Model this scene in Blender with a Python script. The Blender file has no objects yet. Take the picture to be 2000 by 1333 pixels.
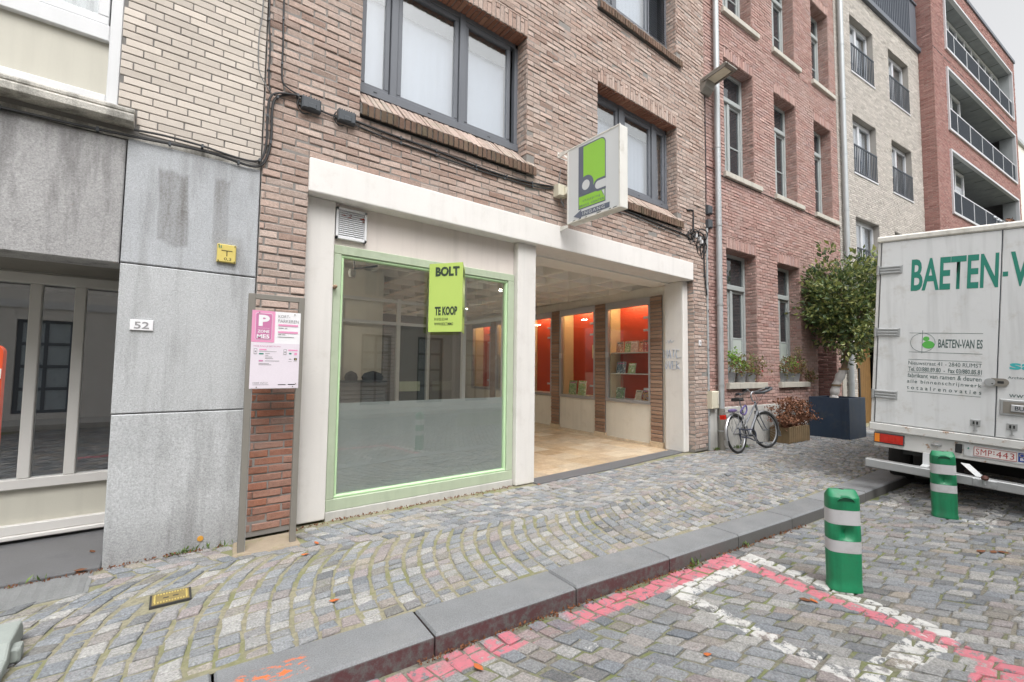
import bpy, math, random
import numpy as np
from mathutils import Matrix, Vector
random.seed(7); RNG = np.random.default_rng(11)
SC = bpy.context.scene; COL = SC.collection

# ------------------------------------------------------------------ camera, world, sun, exposure
F_PX, W_PX = 887.895, 2000.0
YAW, PITCH, ROLL = math.radians(37.8997), math.radians(3.3739), math.radians(0.6863)
CAM_H = 1.4895
CAM_P = np.array([0.0, -4.5, CAM_H])
_f = np.array([math.sin(YAW)*math.cos(PITCH), math.cos(YAW)*math.cos(PITCH), math.sin(PITCH)])
_r0 = np.array([math.cos(YAW), -math.sin(YAW), 0.0]); _u0 = np.cross(_r0, _f)
_r = math.cos(ROLL)*_r0 + math.sin(ROLL)*_u0; _u = -math.sin(ROLL)*_r0 + math.cos(ROLL)*_u0
CAM_R = np.array([_r, _u, -_f])
cam = bpy.data.cameras.new('camera'); camo = bpy.data.objects.new('camera', cam); COL.objects.link(camo)
cam.sensor_fit = 'HORIZONTAL'; cam.sensor_width = 36.0; cam.lens = F_PX/W_PX*36.0
cam.clip_start = 0.05; cam.clip_end = 1000
m = Matrix.Identity(4)
for i in range(3):
    for j in range(3): m[i][j] = CAM_R[j][i]
    m[i][3] = CAM_P[i]
camo.matrix_world = m
SC.camera = camo
SC.view_settings.view_transform = 'Standard'; SC.view_settings.look = 'None'
SC.view_settings.gamma = 1.0; SC.view_settings.exposure = 0.92
SC.view_settings.use_curve_mapping = False
SUN_EL, SUN_AZ = 58.0, 200.0            # sun stands in front of the facades, high, behind thin cloud
world = bpy.data.worlds.new('World'); SC.world = world; world.use_nodes = True
wt = world.node_tree; wt.nodes.clear()
sky = wt.nodes.new('ShaderNodeTexSky'); sky.sky_type = 'NISHITA'; sky.sun_disc = False
sky.sun_elevation = math.radians(SUN_EL); sky.sun_rotation = math.radians(SUN_AZ)
sky.air_density = 1.0; sky.dust_density = 6.0; sky.ozone_density = 1.0
hs = wt.nodes.new('ShaderNodeHueSaturation'); hs.inputs['Saturation'].default_value = 0.06
bgn = wt.nodes.new('ShaderNodeBackground'); bgn.inputs['Strength'].default_value = 0.15
wo = wt.nodes.new('ShaderNodeOutputWorld')
wt.links.new(sky.outputs[0], hs.inputs['Color']); wt.links.new(hs.outputs[0], bgn.inputs['Color']); wt.links.new(bgn.outputs[0], wo.inputs[0])
sl = bpy.data.lights.new('sun', 'SUN'); sl.energy = 0.5; sl.angle = math.radians(28); sl.color = (1.0, 0.975, 0.945)
so = bpy.data.objects.new('sun', sl); COL.objects.link(so)
_e, _a = math.radians(SUN_EL), math.radians(SUN_AZ)
_sd = Vector((math.sin(_a)*math.cos(_e), math.cos(_a)*math.cos(_e), math.sin(_e)))
so.rotation_euler = (-_sd).to_track_quat('-Z', 'Y').to_euler(); so.location = (0, -10, 20)

def project(P):
    q = (np.asarray(P, float) - CAM_P) @ CAM_R.T
    z = -q[..., 2]; zz = np.where(z > 0.02, z, 1e9)
    return 1000 + F_PX*q[..., 0]/zz, 666.5 - F_PX*q[..., 1]/zz, z

# ------------------------------------------------------------------ tiny node-expression language
class E:
    nt = None
    def __init__(s, v): s.v = v
    @staticmethod
    def op(kind, *a, clamp=False):
        n = E.nt.nodes.new('ShaderNodeMath'); n.operation = kind; n.use_clamp = clamp
        for i, x in enumerate(a):
            x = x.v if isinstance(x, E) else x
            if isinstance(x, (int, float)): n.inputs[i].default_value = x
            else: E.nt.links.new(x, n.inputs[i])
        return E(n.outputs[0])
    def __add__(s, o): return E.op('ADD', s, o)
    __radd__ = __add__
    def __sub__(s, o): return E.op('SUBTRACT', s, o)
    def __rsub__(s, o): return E.op('SUBTRACT', o, s)
    def __mul__(s, o): return E.op('MULTIPLY', s, o)
    __rmul__ = __mul__
    def __truediv__(s, o): return E.op('DIVIDE', s, o)
def eabs(a): return E.op('ABSOLUTE', a)
def emin(a, b): return E.op('MINIMUM', a, b)
def emax(a, b): return E.op('MAXIMUM', a, b)
def esat(a): return E.op('ADD', a, 0.0, clamp=True)
def estep(a, lo, hi):
    n = E.nt.nodes.new('ShaderNodeMapRange'); n.interpolation_type = 'SMOOTHSTEP'
    n.inputs['From Min'].default_value = lo; n.inputs['From Max'].default_value = hi
    E.nt.links.new(a.v, n.inputs['Value']); return E(n.outputs['Result'])
def epos():
    g = E.nt.nodes.new('ShaderNodeNewGeometry'); s = E.nt.nodes.new('ShaderNodeSeparateXYZ')
    E.nt.links.new(g.outputs['Position'], s.inputs[0]); return g.outputs['Position'], E(s.outputs[0]), E(s.outputs[1]), E(s.outputs[2])
def evec(x, y, z):
    c = E.nt.nodes.new('ShaderNodeCombineXYZ')
    for i, a in enumerate((x, y, z)):
        if isinstance(a, E): E.nt.links.new(a.v, c.inputs[i])
        else: c.inputs[i].default_value = a
    return c.outputs[0]
def enoise(vec, scale, detail=3, rough=.55):
    n = E.nt.nodes.new('ShaderNodeTexNoise'); n.inputs['Scale'].default_value = scale
    n.inputs['Detail'].default_value = detail; n.inputs['Roughness'].default_value = rough
    if vec is not None: E.nt.links.new(vec, n.inputs['Vector'])
    return E(n.outputs[0])
def ehash(a):
    n = E.nt.nodes.new('ShaderNodeTexWhiteNoise'); n.noise_dimensions = '1D'; E.nt.links.new(a.v, n.inputs['W']); return E(n.outputs['Value'])
def eattr(name):
    n = E.nt.nodes.new('ShaderNodeAttribute'); n.attribute_name = name; return E(n.outputs['Fac'])
def eramp(a, stops, const=False):
    n = E.nt.nodes.new('ShaderNodeValToRGB'); cr = n.color_ramp
    if const: cr.interpolation = 'CONSTANT'
    while len(cr.elements) < len(stops): cr.elements.new(0.5)
    for el, (p, c) in zip(cr.elements, stops): el.position = p; el.color = (*c, 1)
    E.nt.links.new(a.v, n.inputs[0]); return n.outputs[0]
def emix(fac, a, b, mode='MIX'):
    n = E.nt.nodes.new('ShaderNodeMix'); n.data_type = 'RGBA'; n.blend_type = mode
    if isinstance(fac, E): E.nt.links.new(fac.v, n.inputs[0])
    else: n.inputs[0].default_value = fac
    for i, c in ((6, a), (7, b)):
        if isinstance(c, tuple): n.inputs[i].default_value = (*c, 1)
        else: E.nt.links.new(c, n.inputs[i])
    return n.outputs[2]
def egrey(a): return evec(a, a, a)
def start(name):
    mt = bpy.data.materials.new(name); mt.use_nodes = True; E.nt = mt.node_tree
    E.nt.nodes.clear(); return mt
def finish(mt, color, rough=.7, metal=0.0, spec=.5, bump=None, bstr=.3, bdist=.004, emit=None, estr=0.0):
    nt = E.nt; p = nt.nodes.new('ShaderNodeBsdfPrincipled'); o = nt.nodes.new('ShaderNodeOutputMaterial')
    for k, v in (('Base Color', color), ('Roughness', rough), ('Metallic', metal), ('Specular IOR Level', spec)):
        if isinstance(v, E): nt.links.new(v.v, p.inputs[k])
        elif isinstance(v, tuple): p.inputs[k].default_value = (*v, 1)
        elif isinstance(v, (int, float)): p.inputs[k].default_value = v
        else: nt.links.new(v, p.inputs[k])
    if emit: p.inputs['Emission Color'].default_value = (*emit, 1); p.inputs['Emission Strength'].default_value = estr
    if bump is not None:
        b = nt.nodes.new('ShaderNodeBump'); b.inputs['Strength'].default_value = bstr; b.inputs['Distance'].default_value = bdist
        nt.links.new(bump.v, b.inputs['Height']); nt.links.new(b.outputs[0], p.inputs['Normal'])
    nt.links.new(p.outputs[0], o.inputs[0]); return mt
def scol(c, k): return tuple(min(1, x*k) for x in c)
def simple(name, col, rough=.6, metal=0.0, var=.12, vs=6, fine=.06, fs=120, bump=0.0, spec=.5, streak=0.0, dirt=None):
    """plain surface with a little uneven wear; streak = vertical run marks, dirt = (colour, amount)"""
    mt = start(name); pos, x, y, z = epos()
    n = enoise(pos, vs, 5); f = enoise(pos, fs, 2)
    k = 1.0 + (n-.5)*(2*var) + (f-.5)*(2*fine)
    if streak:
        sv = enoise(evec(x*9.0, y*9.0, z*.7), 1.0, 4); k = k*(1.0-esat((sv-.5)*4.0)*streak)
    c = emix(1.0, col, egrey(k), 'MULTIPLY')
    if dirt:
        dn = estep(enoise(pos, 4.5, 6, .7), .52, .72); c = emix(dn*dirt[1], c, dirt[0])
    r = esat(rough + (n-.5)*.2)
    return finish(mt, c, r, metal, spec, enoise(pos, fs*.6, 4) if bump else None, bump, .003)
def pieces_mat(name, stops, rough=.85, spk=(900, .25), mott=(25, .3), bstr=.5, big=None, wear=None):
    """colour of one separate piece (brick, sett, tile) drawn from its own random number"""
    mt = start(name); pos, x, y, z = epos(); r = eattr('rnd')
    c = eramp(ehash(r*917.0), stops)
    n = enoise(pos, mott[0], 5, .65); s = enoise(pos, spk[0], 2, .6)
    k = (1.0+(n-.5)*(2*mott[1]))*(1.0+(s-.5)*(2*spk[1]))*(.88+ehash(r*531.0)*.24)
    c = emix(1.0, c, egrey(k), 'MULTIPLY')
    if big:
        bn = estep(enoise(pos, big[0], 4, .6), .45, .75); c = emix(bn*big[2], c, big[1])
    if wear: c = wear(c, pos, x, y, z)
    return finish(mt, c, rough, 0, .35, n+s*.5, bstr, .004)

# ------------------------------------------------------------------ frames and meshes
class Fr:
    """local frame: s = right, d = into the thing, z = up"""
    def __init__(s, o, sx=(1, 0, 0), dy=(0, 1, 0), zz=(0, 0, 1)):
        s.o = np.array(o, float); s.A = np.array([sx, dy, zz], float)
    def w(s, P): return np.asarray(P, float) @ s.A + s.o
    def sub(s, o, sx, dy, zz): return Fr(s.w(o), np.array(sx, float)@s.A, np.array(dy, float)@s.A, np.array(zz, float)@s.A)
    def yawed(o, deg): a = math.radians(deg); return Fr(o, (math.cos(a), -math.sin(a), 0), (math.sin(a), math.cos(a), 0))
W0 = Fr((0, 0, 0))
INV = {}
def props(o, label=None, cat=None, group=None, kind=None):
    for k, v in (('label', label), ('category', cat), ('group', group), ('kind', kind)):
        if v: o[k] = v
    return o
def attach(o, parent):
    COL.objects.link(o)
    if parent is not None:
        o.parent = parent
        if parent in INV: o.matrix_parent_inverse = INV[parent]
def thing(name, label, cat, loc, group=None):
    o = bpy.data.objects.new(name, None); COL.objects.link(o); o.location = loc; o.empty_display_size = .1
    INV[o] = Matrix.Translation(Vector(loc)).inverted(); return props(o, label, cat, group)
class MB:
    def __init__(s, fr=W0): s.v = []; s.f = []; s.fr = fr; s.sm = []; s.rn = []
    def add(s, V, Fc, smooth=False, rnd=0.0):
        b = len(s.v); s.v += [tuple(p) for p in s.fr.w(V)]
        s.f += [tuple(b+i for i in f) for f in Fc]; s.sm += [smooth]*len(Fc); s.rn += [rnd]*len(V); return s
    def box(s, s0, s1, d0, d1, z0, z1, rnd=0.0):
        V = [(s0, d0, z0), (s1, d0, z0), (s1, d1, z0), (s0, d1, z0), (s0, d0, z1), (s1, d0, z1), (s1, d1, z1), (s0, d1, z1)]
        return s.add(V, [(0, 3, 2, 1), (4, 5, 6, 7), (0, 1, 5, 4), (1, 2, 6, 5), (2, 3, 7, 6), (3, 0, 4, 7)], False, rnd)
    def cbox(s, s0, s1, d0, d1, z0, z1, c=.01, rnd=0.0):
        """box with chamfered long edges seen from the front (-d)"""
        V = [(s0, d1, z0), (s1, d1, z0), (s1, d1, z1), (s0, d1, z1), (s0, d0+c, z0), (s1, d0+c, z0), (s1, d0+c, z1), (s0, d0+c, z1),
             (s0+c, d0, z0+c), (s1-c, d0, z0+c), (s1-c, d0, z1-c), (s0+c, d0, z1-c)]
        F = [(8, 9, 10, 11), (3, 2, 1, 0)]
        for i in range(4):
            j = (i+1) % 4; F += [(4+i, 4+j, 8+j, 8+i), (i, j, 4+j, 4+i)]
        return s.add(V, F, False, rnd)
    def quad(s, a, b, c, d): return s.add([a, b, c, d], [(0, 1, 2, 3)])
    def prism(s, poly, d0, d1, smooth=False):
        """polygon of (s,z) extruded from d0 (front) to d1"""
        n = len(poly); V = [(p[0], d0, p[1]) for p in poly]+[(p[0], d1, p[1]) for p in poly]
        F = [tuple(range(n)), tuple(range(2*n-1, n-1, -1))]+[((i+1) % n, i, n+i, n+(i+1) % n) for i in range(n)]
        return s.add(V, F, smooth)
    def prismx(s, poly, s0, s1):
        """profile of (d,z) extruded along s"""
        n = len(poly); V = [(s0, p[0], p[1]) for p in poly]+[(s1, p[0], p[1]) for p in poly]
        return s.add(V, [tuple(range(n-1, -1, -1)), tuple(range(n, 2*n))]+[(i, (i+1) % n, n+(i+1) % n, n+i) for i in range(n)])
    def tube(s, pts, r, n=8, closed=False, flat=1.0, caps=True):
        P = [np.array(p, float) for p in pts]; m_ = len(P); V = []; rr = r if hasattr(r, '__len__') else [r]*m_
        ref = None
        for i, p in enumerate(P):
            a = P[i-1] if (i > 0 or closed) else p; b = P[(i+1) % m_] if (i < m_-1 or closed) else p
            t = b-a; t = t/(np.linalg.norm(t)+1e-12)
            if ref is None: ref = np.array([0, 0, 1.]) if abs(t[2]) < .9 else np.array([1., 0, 0])
            u = ref-t*(ref@t); u /= np.linalg.norm(u)+1e-12; ref = u; w = np.cross(t, u)
            for k in range(n):
                g = 2*math.pi*k/n; V.append(p+rr[i]*(math.cos(g)*u*flat+math.sin(g)*w))
        F = []
        for i in range(m_ if closed else m_-1):
            for k in range(n):
                j = (i+1) % m_; F.append((i*n+k, i*n+(k+1) % n, j*n+(k+1) % n, j*n+k))
        if not closed and caps: F += [tuple(range(n-1, -1, -1)), tuple(range((m_-1)*n, m_*n))]
        return s.add(V, F, True)
    def lathe(s, prof, c=(0, 0, 0), n=20, sx=1.0, sy=1.0):
        V = []; 
        for r, z in prof:
            for k in range(n):
                g = 2*math.pi*k/n; V.append((c[0]+r*sx*math.cos(g), c[1]+r*sy*math.sin(g), c[2]+z))
        F = [(i*n+k, i*n+(k+1) % n, (i+1)*n+(k+1) % n, (i+1)*n+k) for i in range(len(prof)-1) for k in range(n)]
        F += [tuple(range(n-1, -1, -1)), tuple(range((len(prof)-1)*n, len(prof)*n))]
        return s.add(V, F, True)
    def mesh(s, name, mat, rnd=False, sharp=True):
        me = bpy.data.meshes.new(name); me.from_pydata(s.v, [], s.f); me.materials.append(mat)
        if any(s.sm):
            me.polygons.foreach_set('use_smooth', s.sm)
            me.update()
            try: me.set_sharp_from_angle(angle=math.radians(40))
            except Exception: pass
        if rnd:
            at = me.attributes.new('rnd', 'FLOAT', 'POINT'); at.data.foreach_set('value', s.rn)
        me.update(); return me
    def obj(s, name, mat, parent=None, label=None, cat=None, group=None, kind=None, bevel=0, rnd=False):
        o = bpy.data.objects.new(name, s.mesh(name, mat, rnd)); attach(o, parent)
        if bevel:
            b = o.modifiers.new('edge', 'BEVEL'); b.width = bevel; b.segments = 2; b.limit_method = 'ANGLE'; b.angle_limit = math.radians(50)
        return props(o, label, cat, group, kind)
def copy_thing(root, delta, label=None):
    def rec(o, par):
        c = o.copy(); COL.objects.link(c)
        if par is not None: c.parent = par
        for ch in list(kids.get(o, [])): rec(ch, c)
        return c
    kids = {}
    for o in COL.objects:
        if o.parent: kids.setdefault(o.parent, []).append(o)
    c = rec(root, None); c.location = root.location+Vector(delta)
    if label: c['label'] = label
    return c
# -- many small pieces: V (n,12,3) world, ring order 4 bottom, 4 shoulder, 4 top
PF = [(8, 9, 10, 11)]
for _i in range(4):
    _j = (_i+1) % 4; PF += [(4+_i, 4+_j, 8+_j, 8+_i), (_i, _j, 4+_j, 4+_i)]
PFA = np.array(PF)
def raw_mesh(name, V, rnd, mat):
    n = len(V); me = bpy.data.meshes.new(name)
    me.vertices.add(n*12); me.vertices.foreach_set('co', np.ascontiguousarray(V, np.float32).ravel())
    idx = (PFA[None]+(np.arange(n)*12)[:, None, None]).ravel().astype(np.int32)
    me.loops.add(len(idx)); me.loops.foreach_set('vertex_index', idx)
    me.polygons.add(n*9); me.polygons.foreach_set('loop_start', np.arange(n*9, dtype=np.int32)*4)
    me.polygons.foreach_set('use_smooth', np.zeros(n*9, bool)); me.update(calc_edges=True)
    at = me.attributes.new('rnd', 'FLOAT', 'POINT'); at.data.foreach_set('value', np.repeat(rnd, 12).astype(np.float32))
    me.materials.append(mat); return me
def emit(name, V, parent, mat, limit=300, label=None):
    V = np.asarray(V, float); n = len(V)
    if n == 0: return
    rnd = RNG.random(n); c = V[:, 8:].mean(1)
    nor = np.cross(V[:, 10]-V[:, 8], V[:, 11]-V[:, 9])/2; view = CAM_P-c; dist = np.linalg.norm(view, axis=1)
    sc = np.einsum('ij,ij->i', nor, view)/dist**3
    px, py, z = project(c); ins = (px > -5) & (px < 2005) & (py > -5) & (py < 1340) & (z > .1)
    sc = np.where(ins, sc, -1); order = np.argsort(-sc); big = [i for i in order[:limit] if sc[i] > 0]
    for i in big:
        o = bpy.data.objects.new(name, raw_mesh(name, V[i:i+1]-c[i], rnd[i:i+1], mat)); o.location = c[i]
        attach(o, parent)
    rest = np.setdiff1d(np.arange(n), big)
    if len(rest):
        o = bpy.data.objects.new(name+'_field', raw_mesh(name+'_field', V[rest], rnd[rest], mat)); attach(o, parent); o['kind'] = 'stuff'
def bricks(fr, s0, s1, z0, z1, holes=(), bw=.22, bh=.066, jt=.011, proud=.011, ch=.004, jit=.003, phase=0.0, tilt=.004, bond='half'):
    """running-bond bricks on the plane d=0 of fr (front face stands proud of it); holes = (s0,s1,z0,z1)"""
    out = []; k = 0; z = z0
    while z < z1-.012:
        zt = min(z+bh, z1)
        cuts = sorted({s0, s1, *[h[i] for h in holes for i in (0, 1) if s0 < h[i] < s1 and h[2] < zt and h[3] > z]})
        segs = []
        for a, b in zip(cuts[:-1], cuts[1:]):
            m_ = (a+b)/2; lo, hi = z, zt
            for h in holes:
                if h[0] < m_ < h[1] and h[2] < hi and h[3] > lo:
                    if h[3]-lo < hi-h[2]: lo = max(lo, h[3])
                    else: hi = min(hi, h[2])
            if hi-lo > .02:
                if segs and abs(segs[-1][1]-a) < 1e-6 and segs[-1][2:] == (lo, hi): segs[-1] = (segs[-1][0], b, lo, hi)
                else: segs.append((a, b, lo, hi))
        sh = phase+(bw/2 if k % 2 else 0.0)
        if bond == 'wild': sh = phase+[0, .5, .25, .75, .33][k % 5]*bw
        for a, b, lo, hi in segs:
            i0 = math.floor((a-sh)/bw); e = a
            while e < b-1e-6:
                i0 += 1; nx = min(i0*bw+sh, b)
                if b-nx < .03: nx = b
                if nx-e > .022:
                    A_, B_ = e+(jt/2 if e > a+1e-6 else 0), nx-(jt/2 if nx < b-1e-6 else 0)
                    out.append((A_, B_, lo+jt/2, hi-jt/2))
                e = nx
        z += bh; k += 1
    if not out: return np.zeros((0, 12, 3))
    R = np.array(out); n = len(R); V = np.zeros((n, 12, 3))
    J = RNG.normal(0, jit*.5, (n, 4)); a = R[:, 0]+J[:, 0]; b = R[:, 1]+J[:, 1]; lo = R[:, 2]+J[:, 2]*.6; hi = R[:, 3]+J[:, 3]*.6
    S = np.stack([a, b, b, a], 1); Z = np.stack([lo, lo, hi, hi], 1)
    d = -proud+RNG.normal(0, jit*.6, n)
    tl = RNG.normal(0, tilt*.5, (n, 2)); sg = np.array([[-1, -1], [1, -1], [1, 1], [-1, 1]])
    D = d[:, None]+tl@sg.T
    V[:, 0:4, 0] = S; V[:, 0:4, 2] = Z; V[:, 0:4, 1] = .004
    V[:, 4:8, 0] = S; V[:, 4:8, 2] = Z; V[:, 4:8, 1] = np.minimum(D+ch, .003)
    ins = np.array([[1, 1], [-1, 1], [-1, -1], [1, -1]])*ch*1.3
    wob = RNG.normal(0, jit*.4, (n, 4, 2))
    V[:, 8:, 0] = S+ins[:, 0]+wob[:, :, 0]; V[:, 8:, 2] = Z+ins[:, 1]+wob[:, :, 1]; V[:, 8:, 1] = D
    return fr.w(V.reshape(-1, 3)).reshape(n, 12, 3)
def slab(mb, s0, s1, z0, z1, holes, d0, d1):
    """wall slab with rectangular holes, as the least number of boxes"""
    zs = sorted({z0, z1, *[min(max(h[i], z0), z1) for h in holes for i in (2, 3)]})
    for a, b in zip(zs[:-1], zs[1:]):
        if b-a < 1e-4: continue
        m_ = (a+b)/2; xs = s0
        for h in sorted([h for h in holes if h[2] < m_ < h[3] and h[1] > s0 and h[0] < s1]):
            if h[0] > xs: mb.box(xs, h[0], d0, d1, a, b)
            xs = max(xs, h[1])
        if xs < s1: mb.box(xs, s1, d0, d1, a, b)
    return mb
def reveal_frames(fr, h, depth):
    """brick-able frames of an opening: right jamb, left jamb, head"""
    R = (fr.sub((h[1], depth, 0), (0, -1, 0), (1, 0, 0), (0, 0, 1)), depth)
    L = (fr.sub((h[0], 0, 0), (0, 1, 0), (-1, 0, 0), (0, 0, 1)), depth)
    H = (fr.sub((h[0], depth, h[3]), (1, 0, 0), (0, 0, 1), (0, -1, 0)), depth)
    return R, L, H
def lettering(txt, fr, s0, s1, z0, z1, mat, parent, d=-.002, bold=0.0, shear=0.0, name='lettering', space=1.0):
    cu = bpy.data.curves.new('t', 'FONT'); cu.body = txt; cu.size = 1.0; cu.offset = bold; cu.shear = shear; cu.space_character = space
    cu.resolution_u = 3
    to = bpy.data.objects.new('t', cu); COL.objects.link(to)
    dg = bpy.context.evaluated_depsgraph_get(); me = bpy.data.meshes.new_from_object(to.evaluated_get(dg))
    bpy.data.objects.remove(to); bpy.data.curves.remove(cu)
    n = len(me.vertices); co = np.zeros(n*3); me.vertices.foreach_get('co', co); co = co.reshape(-1, 3)
    lo, hi = co.min(0), co.max(0)
    L = np.zeros((n, 3)); L[:, 0] = s0+(co[:, 0]-lo[0])/(hi[0]-lo[0])*(s1-s0); L[:, 2] = z0+(co[:, 1]-lo[1])/(hi[1]-lo[1])*(z1-z0); L[:, 1] = d
    me.vertices.foreach_set('co', fr.w(L).astype(np.float32).ravel()); me.materials.clear(); me.materials.append(mat); me.update()
    me.name = name; o = bpy.data.objects.new(name, me); attach(o, parent); return o
def arc(cx, cz, r, a0, a1, n=12, ry=None):
    ry = ry or r
    return [(cx+r*math.cos(math.radians(a0+(a1-a0)*i/n)), cz+ry*math.sin(math.radians(a0+(a1-a0)*i/n))) for i in range(n+1)]
# ------------------------------------------------------------------ materials
def rect(x, y, x0, x1, y0, y1, soft=.006):
    return emin(estep(emin(x-x0, x1-x), -soft, soft), estep(emin(y-y0, y1-y), -soft, soft))
def setts_wear(road):
    def w(c, pos, x, y, z):
        n = enoise(pos, 14, 4, .7); m2 = enoise(pos, 5, 3)
        moss = estep(enoise(pos, 2.2, 5, .65), .52, .68)*estep(n, .5, .65); grm = estep(enoise(pos, 1.4, 6, .7), .47, .68)*estep(n, .35, .7); c = emix(grm*.4, c, (.13, .125, .115))
        c = emix(moss*.3, c, (.15, .17, .07))
        if road:
            xx = x+(n-.5)*.05; yy = y+(m2-.5)*.05
            yk = -2.085-.09*xx
            flake = estep(enoise(pos, 24, 6, .75), .4, .47)
            flake2 = estep(enoise(pos, 16, 6, .75), .45, .54)
            p1 = emin(estep(emin(yk-.01-yy, yy-(yk-.17)), -.008, .008), estep(emin(xx+1.5, 3.97-xx), -.01, .01))
            xl = 3.93+.105*(yy+2.37)
            p2 = emin(estep(.068-eabs(xx-xl), -.008, .008), estep(emin(yy+4.2, -2.22-yy), -.01, .01))
            p3 = rect(xx, yy, -1, 3.76, -4.22, -4.03)
            lf = 1.0-estep(enoise(pos, 1.1, 2), .58, .66)*.9
            pink = esat(emax(emax(p1*lf, p2), p3))*flake
            xo = 4.1+.165*(yy+2.65)
            w1 = emin(estep(.062-eabs(xx-xo), -.006, .006), estep(emin(yy+3.9, -2.55-yy), -.01, .01))
            yt = -2.6-.04*(xx-3.05)
            w2 = emin(estep(.07-eabs(yy-yt), -.006, .006), estep(emin(xx-2.99, 4.14-xx), -.01, .01))
            xl2 = 3.02+.09*(yy+2.67)
            w3 = emin(estep(.06-eabs(xx-xl2), -.006, .006), estep(emin(yy+3.75, -2.55-yy), -.01, .01))
            yb = -3.69-.17*(xx-2.93)
            w4 = emin(estep(.085-eabs(yy-yb), -.006, .006), estep(emin(xx-2.9, 3.9-xx), -.01, .01))
            w5 = emax(rect(xx, yy, 6.98, 7.09, -3.7, -2.78), rect(xx, yy, 6.98, 8.3, -2.98, -2.84))
            w5 = emax(w5, rect(xx, yy, 6.9, 8.4, -3.78, -3.64))
            spat = estep(enoise(pos, 7, 6, .8), .64, .68)*rect(xx, yy, 1.6, 2.7, -3.0, -2.3, .2)
            white = esat(emax(emax(emax(w1, w2)*flake, emax(w3, w4)*flake2), emax(w5*flake2*.8, spat*.7)))
            gr = estep(enoise(pos, 9, 5, .7), .42, .72)
            c = emix(white*.9, c, emix(gr*.6, (.57, .565, .55), (.36, .35, .33))); c = emix(pink*.9, c, emix(gr*.6, (.55, .16, .20), (.36, .15, .165)))
        return c
    return w
GREYS = [(0, (.35, .345, .33)), (.16, (.31, .305, .295)), (.3, (.205, .22, .24)), (.46, (.25, .26, .27)), (.58, (.165, .18, .20)),
         (.68, (.295, .275, .26)), (.78, (.265, .23, .23)), (.86, (.315, .285, .24)), (.94, (.125, .135, .145)), (1, (.30, .30, .30))]
m_sett = pieces_mat('granite_sett', GREYS, .82, (85, .75), (16, .16), .8, None, setts_wear(False))
m_rsett = pieces_mat('granite_road_sett', [(p, scol(c, .86)) for p, c in GREYS], .82, (85, .75), (16, .18), .8, None, setts_wear(True))
def joint_mat(name, a, b, moss, amt):
    mt = start(name); pos, x, y, z = epos()
    c = emix(estep(enoise(pos, 40, 4), .4, .6), a, b)
    c = emix(estep(enoise(pos, 2.6, 5, .65), .5-amt, .66-amt)*.75, c, moss)
    return finish(mt, c, .95, 0, .2, enoise(pos, 160, 3), .6, .004)
m_joint = joint_mat('sandy_mossy_joint', (.30, .28, .20), (.23, .215, .155), (.185, .195, .09), .04)
m_rjoint = joint_mat('road_joint', (.22, .205, .17), (.15, .14, .12), (.15, .18, .06), .05)
# kerb stone with spilled dark red paint on its face and orange spray
mt = start('bluestone_kerb'); pos, x, y, z = epos(); r = eattr('rnd')
n = enoise(pos, 4, 5, .6); s = enoise(pos, 140, 2)
k = (1.0+(n-.5)*.5)*(1.0+(s-.5)*.9)*(.9+ehash(r*77.0)*.2)
c = emix(1.0, (.205, .212, .22), egrey(k), 'MULTIPLY')
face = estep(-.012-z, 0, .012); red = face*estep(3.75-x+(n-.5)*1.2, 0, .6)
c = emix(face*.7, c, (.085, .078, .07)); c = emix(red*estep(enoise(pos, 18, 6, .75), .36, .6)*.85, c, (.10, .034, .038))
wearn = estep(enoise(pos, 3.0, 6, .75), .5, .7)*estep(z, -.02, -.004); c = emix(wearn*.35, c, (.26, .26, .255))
org = estep(enoise(evec(x*14.0, y*26.0, 0.0), 1.0, 5, .7), .53, .57)*rect(x, y, .36, .66, -2.07, -1.93, .03)
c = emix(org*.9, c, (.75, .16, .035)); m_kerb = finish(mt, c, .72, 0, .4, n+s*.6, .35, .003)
# washed-concrete panels with run marks
def washed(name, base, dark, run, patch=False):
    mt = start(name); pos, x, y, z = epos()
    g = enoise(pos, 120, 2, .7); g2 = enoise(pos, 52, 3); big = enoise(pos, 1.6, 5, .65)
    rn = enoise(evec(x*6.0, y*6.0, z*.8), 1.0, 5, .65)
    k = (1.0+(g-.5)*1.1)*(1.0+(g2-.5)*.4)*(1.0+(big-.5)*.55)
    c = emix(1.0, base, egrey(k), 'MULTIPLY')
    dk = estep(rn, .46, .66)*run+estep(.42-z+(big-.5)*.5, 0, .35)*.5
    if patch:
        ed = (enoise(evec(x*16.0, 0.0, z*3.0), 1.0, 4)-.5)*.16
        p1 = emin(estep(.107-eabs(x-.05+(z-2.6)*.03+ed*.3), 0, .02), estep(emin(z-2.42-(big-.5)*.5, 3.05-z+ed), 0, .05))
        p2 = emin(estep(.062-eabs(x-.37+ed*.2), 0, .015), estep(emin(z-2.5-(big-.5)*.6, 3.08-z+ed), 0, .05))
        p3 = emin(estep(.13-eabs(x-.43), 0, .05), estep(emin(z-2.27, 2.6-z), 0, .06))
        dk = dk+emax(emax(p1, p2)*.8, p3*.5)*(.55+(g2-.5)*1.5+(big-.5)*1.2)
    c = emix(esat(dk), c, emix(1.0, dark, egrey(1.0+(g-.5)*1.1), 'MULTIPLY'))
    return finish(mt, c, .9, 0, .25, g+g2, .7, .004)
m_panel = washed('washed_concrete', (.455, .465, .475), (.25, .25, .25), .45)
m_panel_top = washed('washed_concrete_stained', (.43, .445, .465), (.19, .185, .18), .4, True)
m_fascia = washed('washed_concrete_grimy', (.36, .355, .355), (.185, .18, .18), .75)
m_ledge = washed('concrete_ledge', (.48, .46, .42), (.15, .145, .13), .7)
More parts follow.
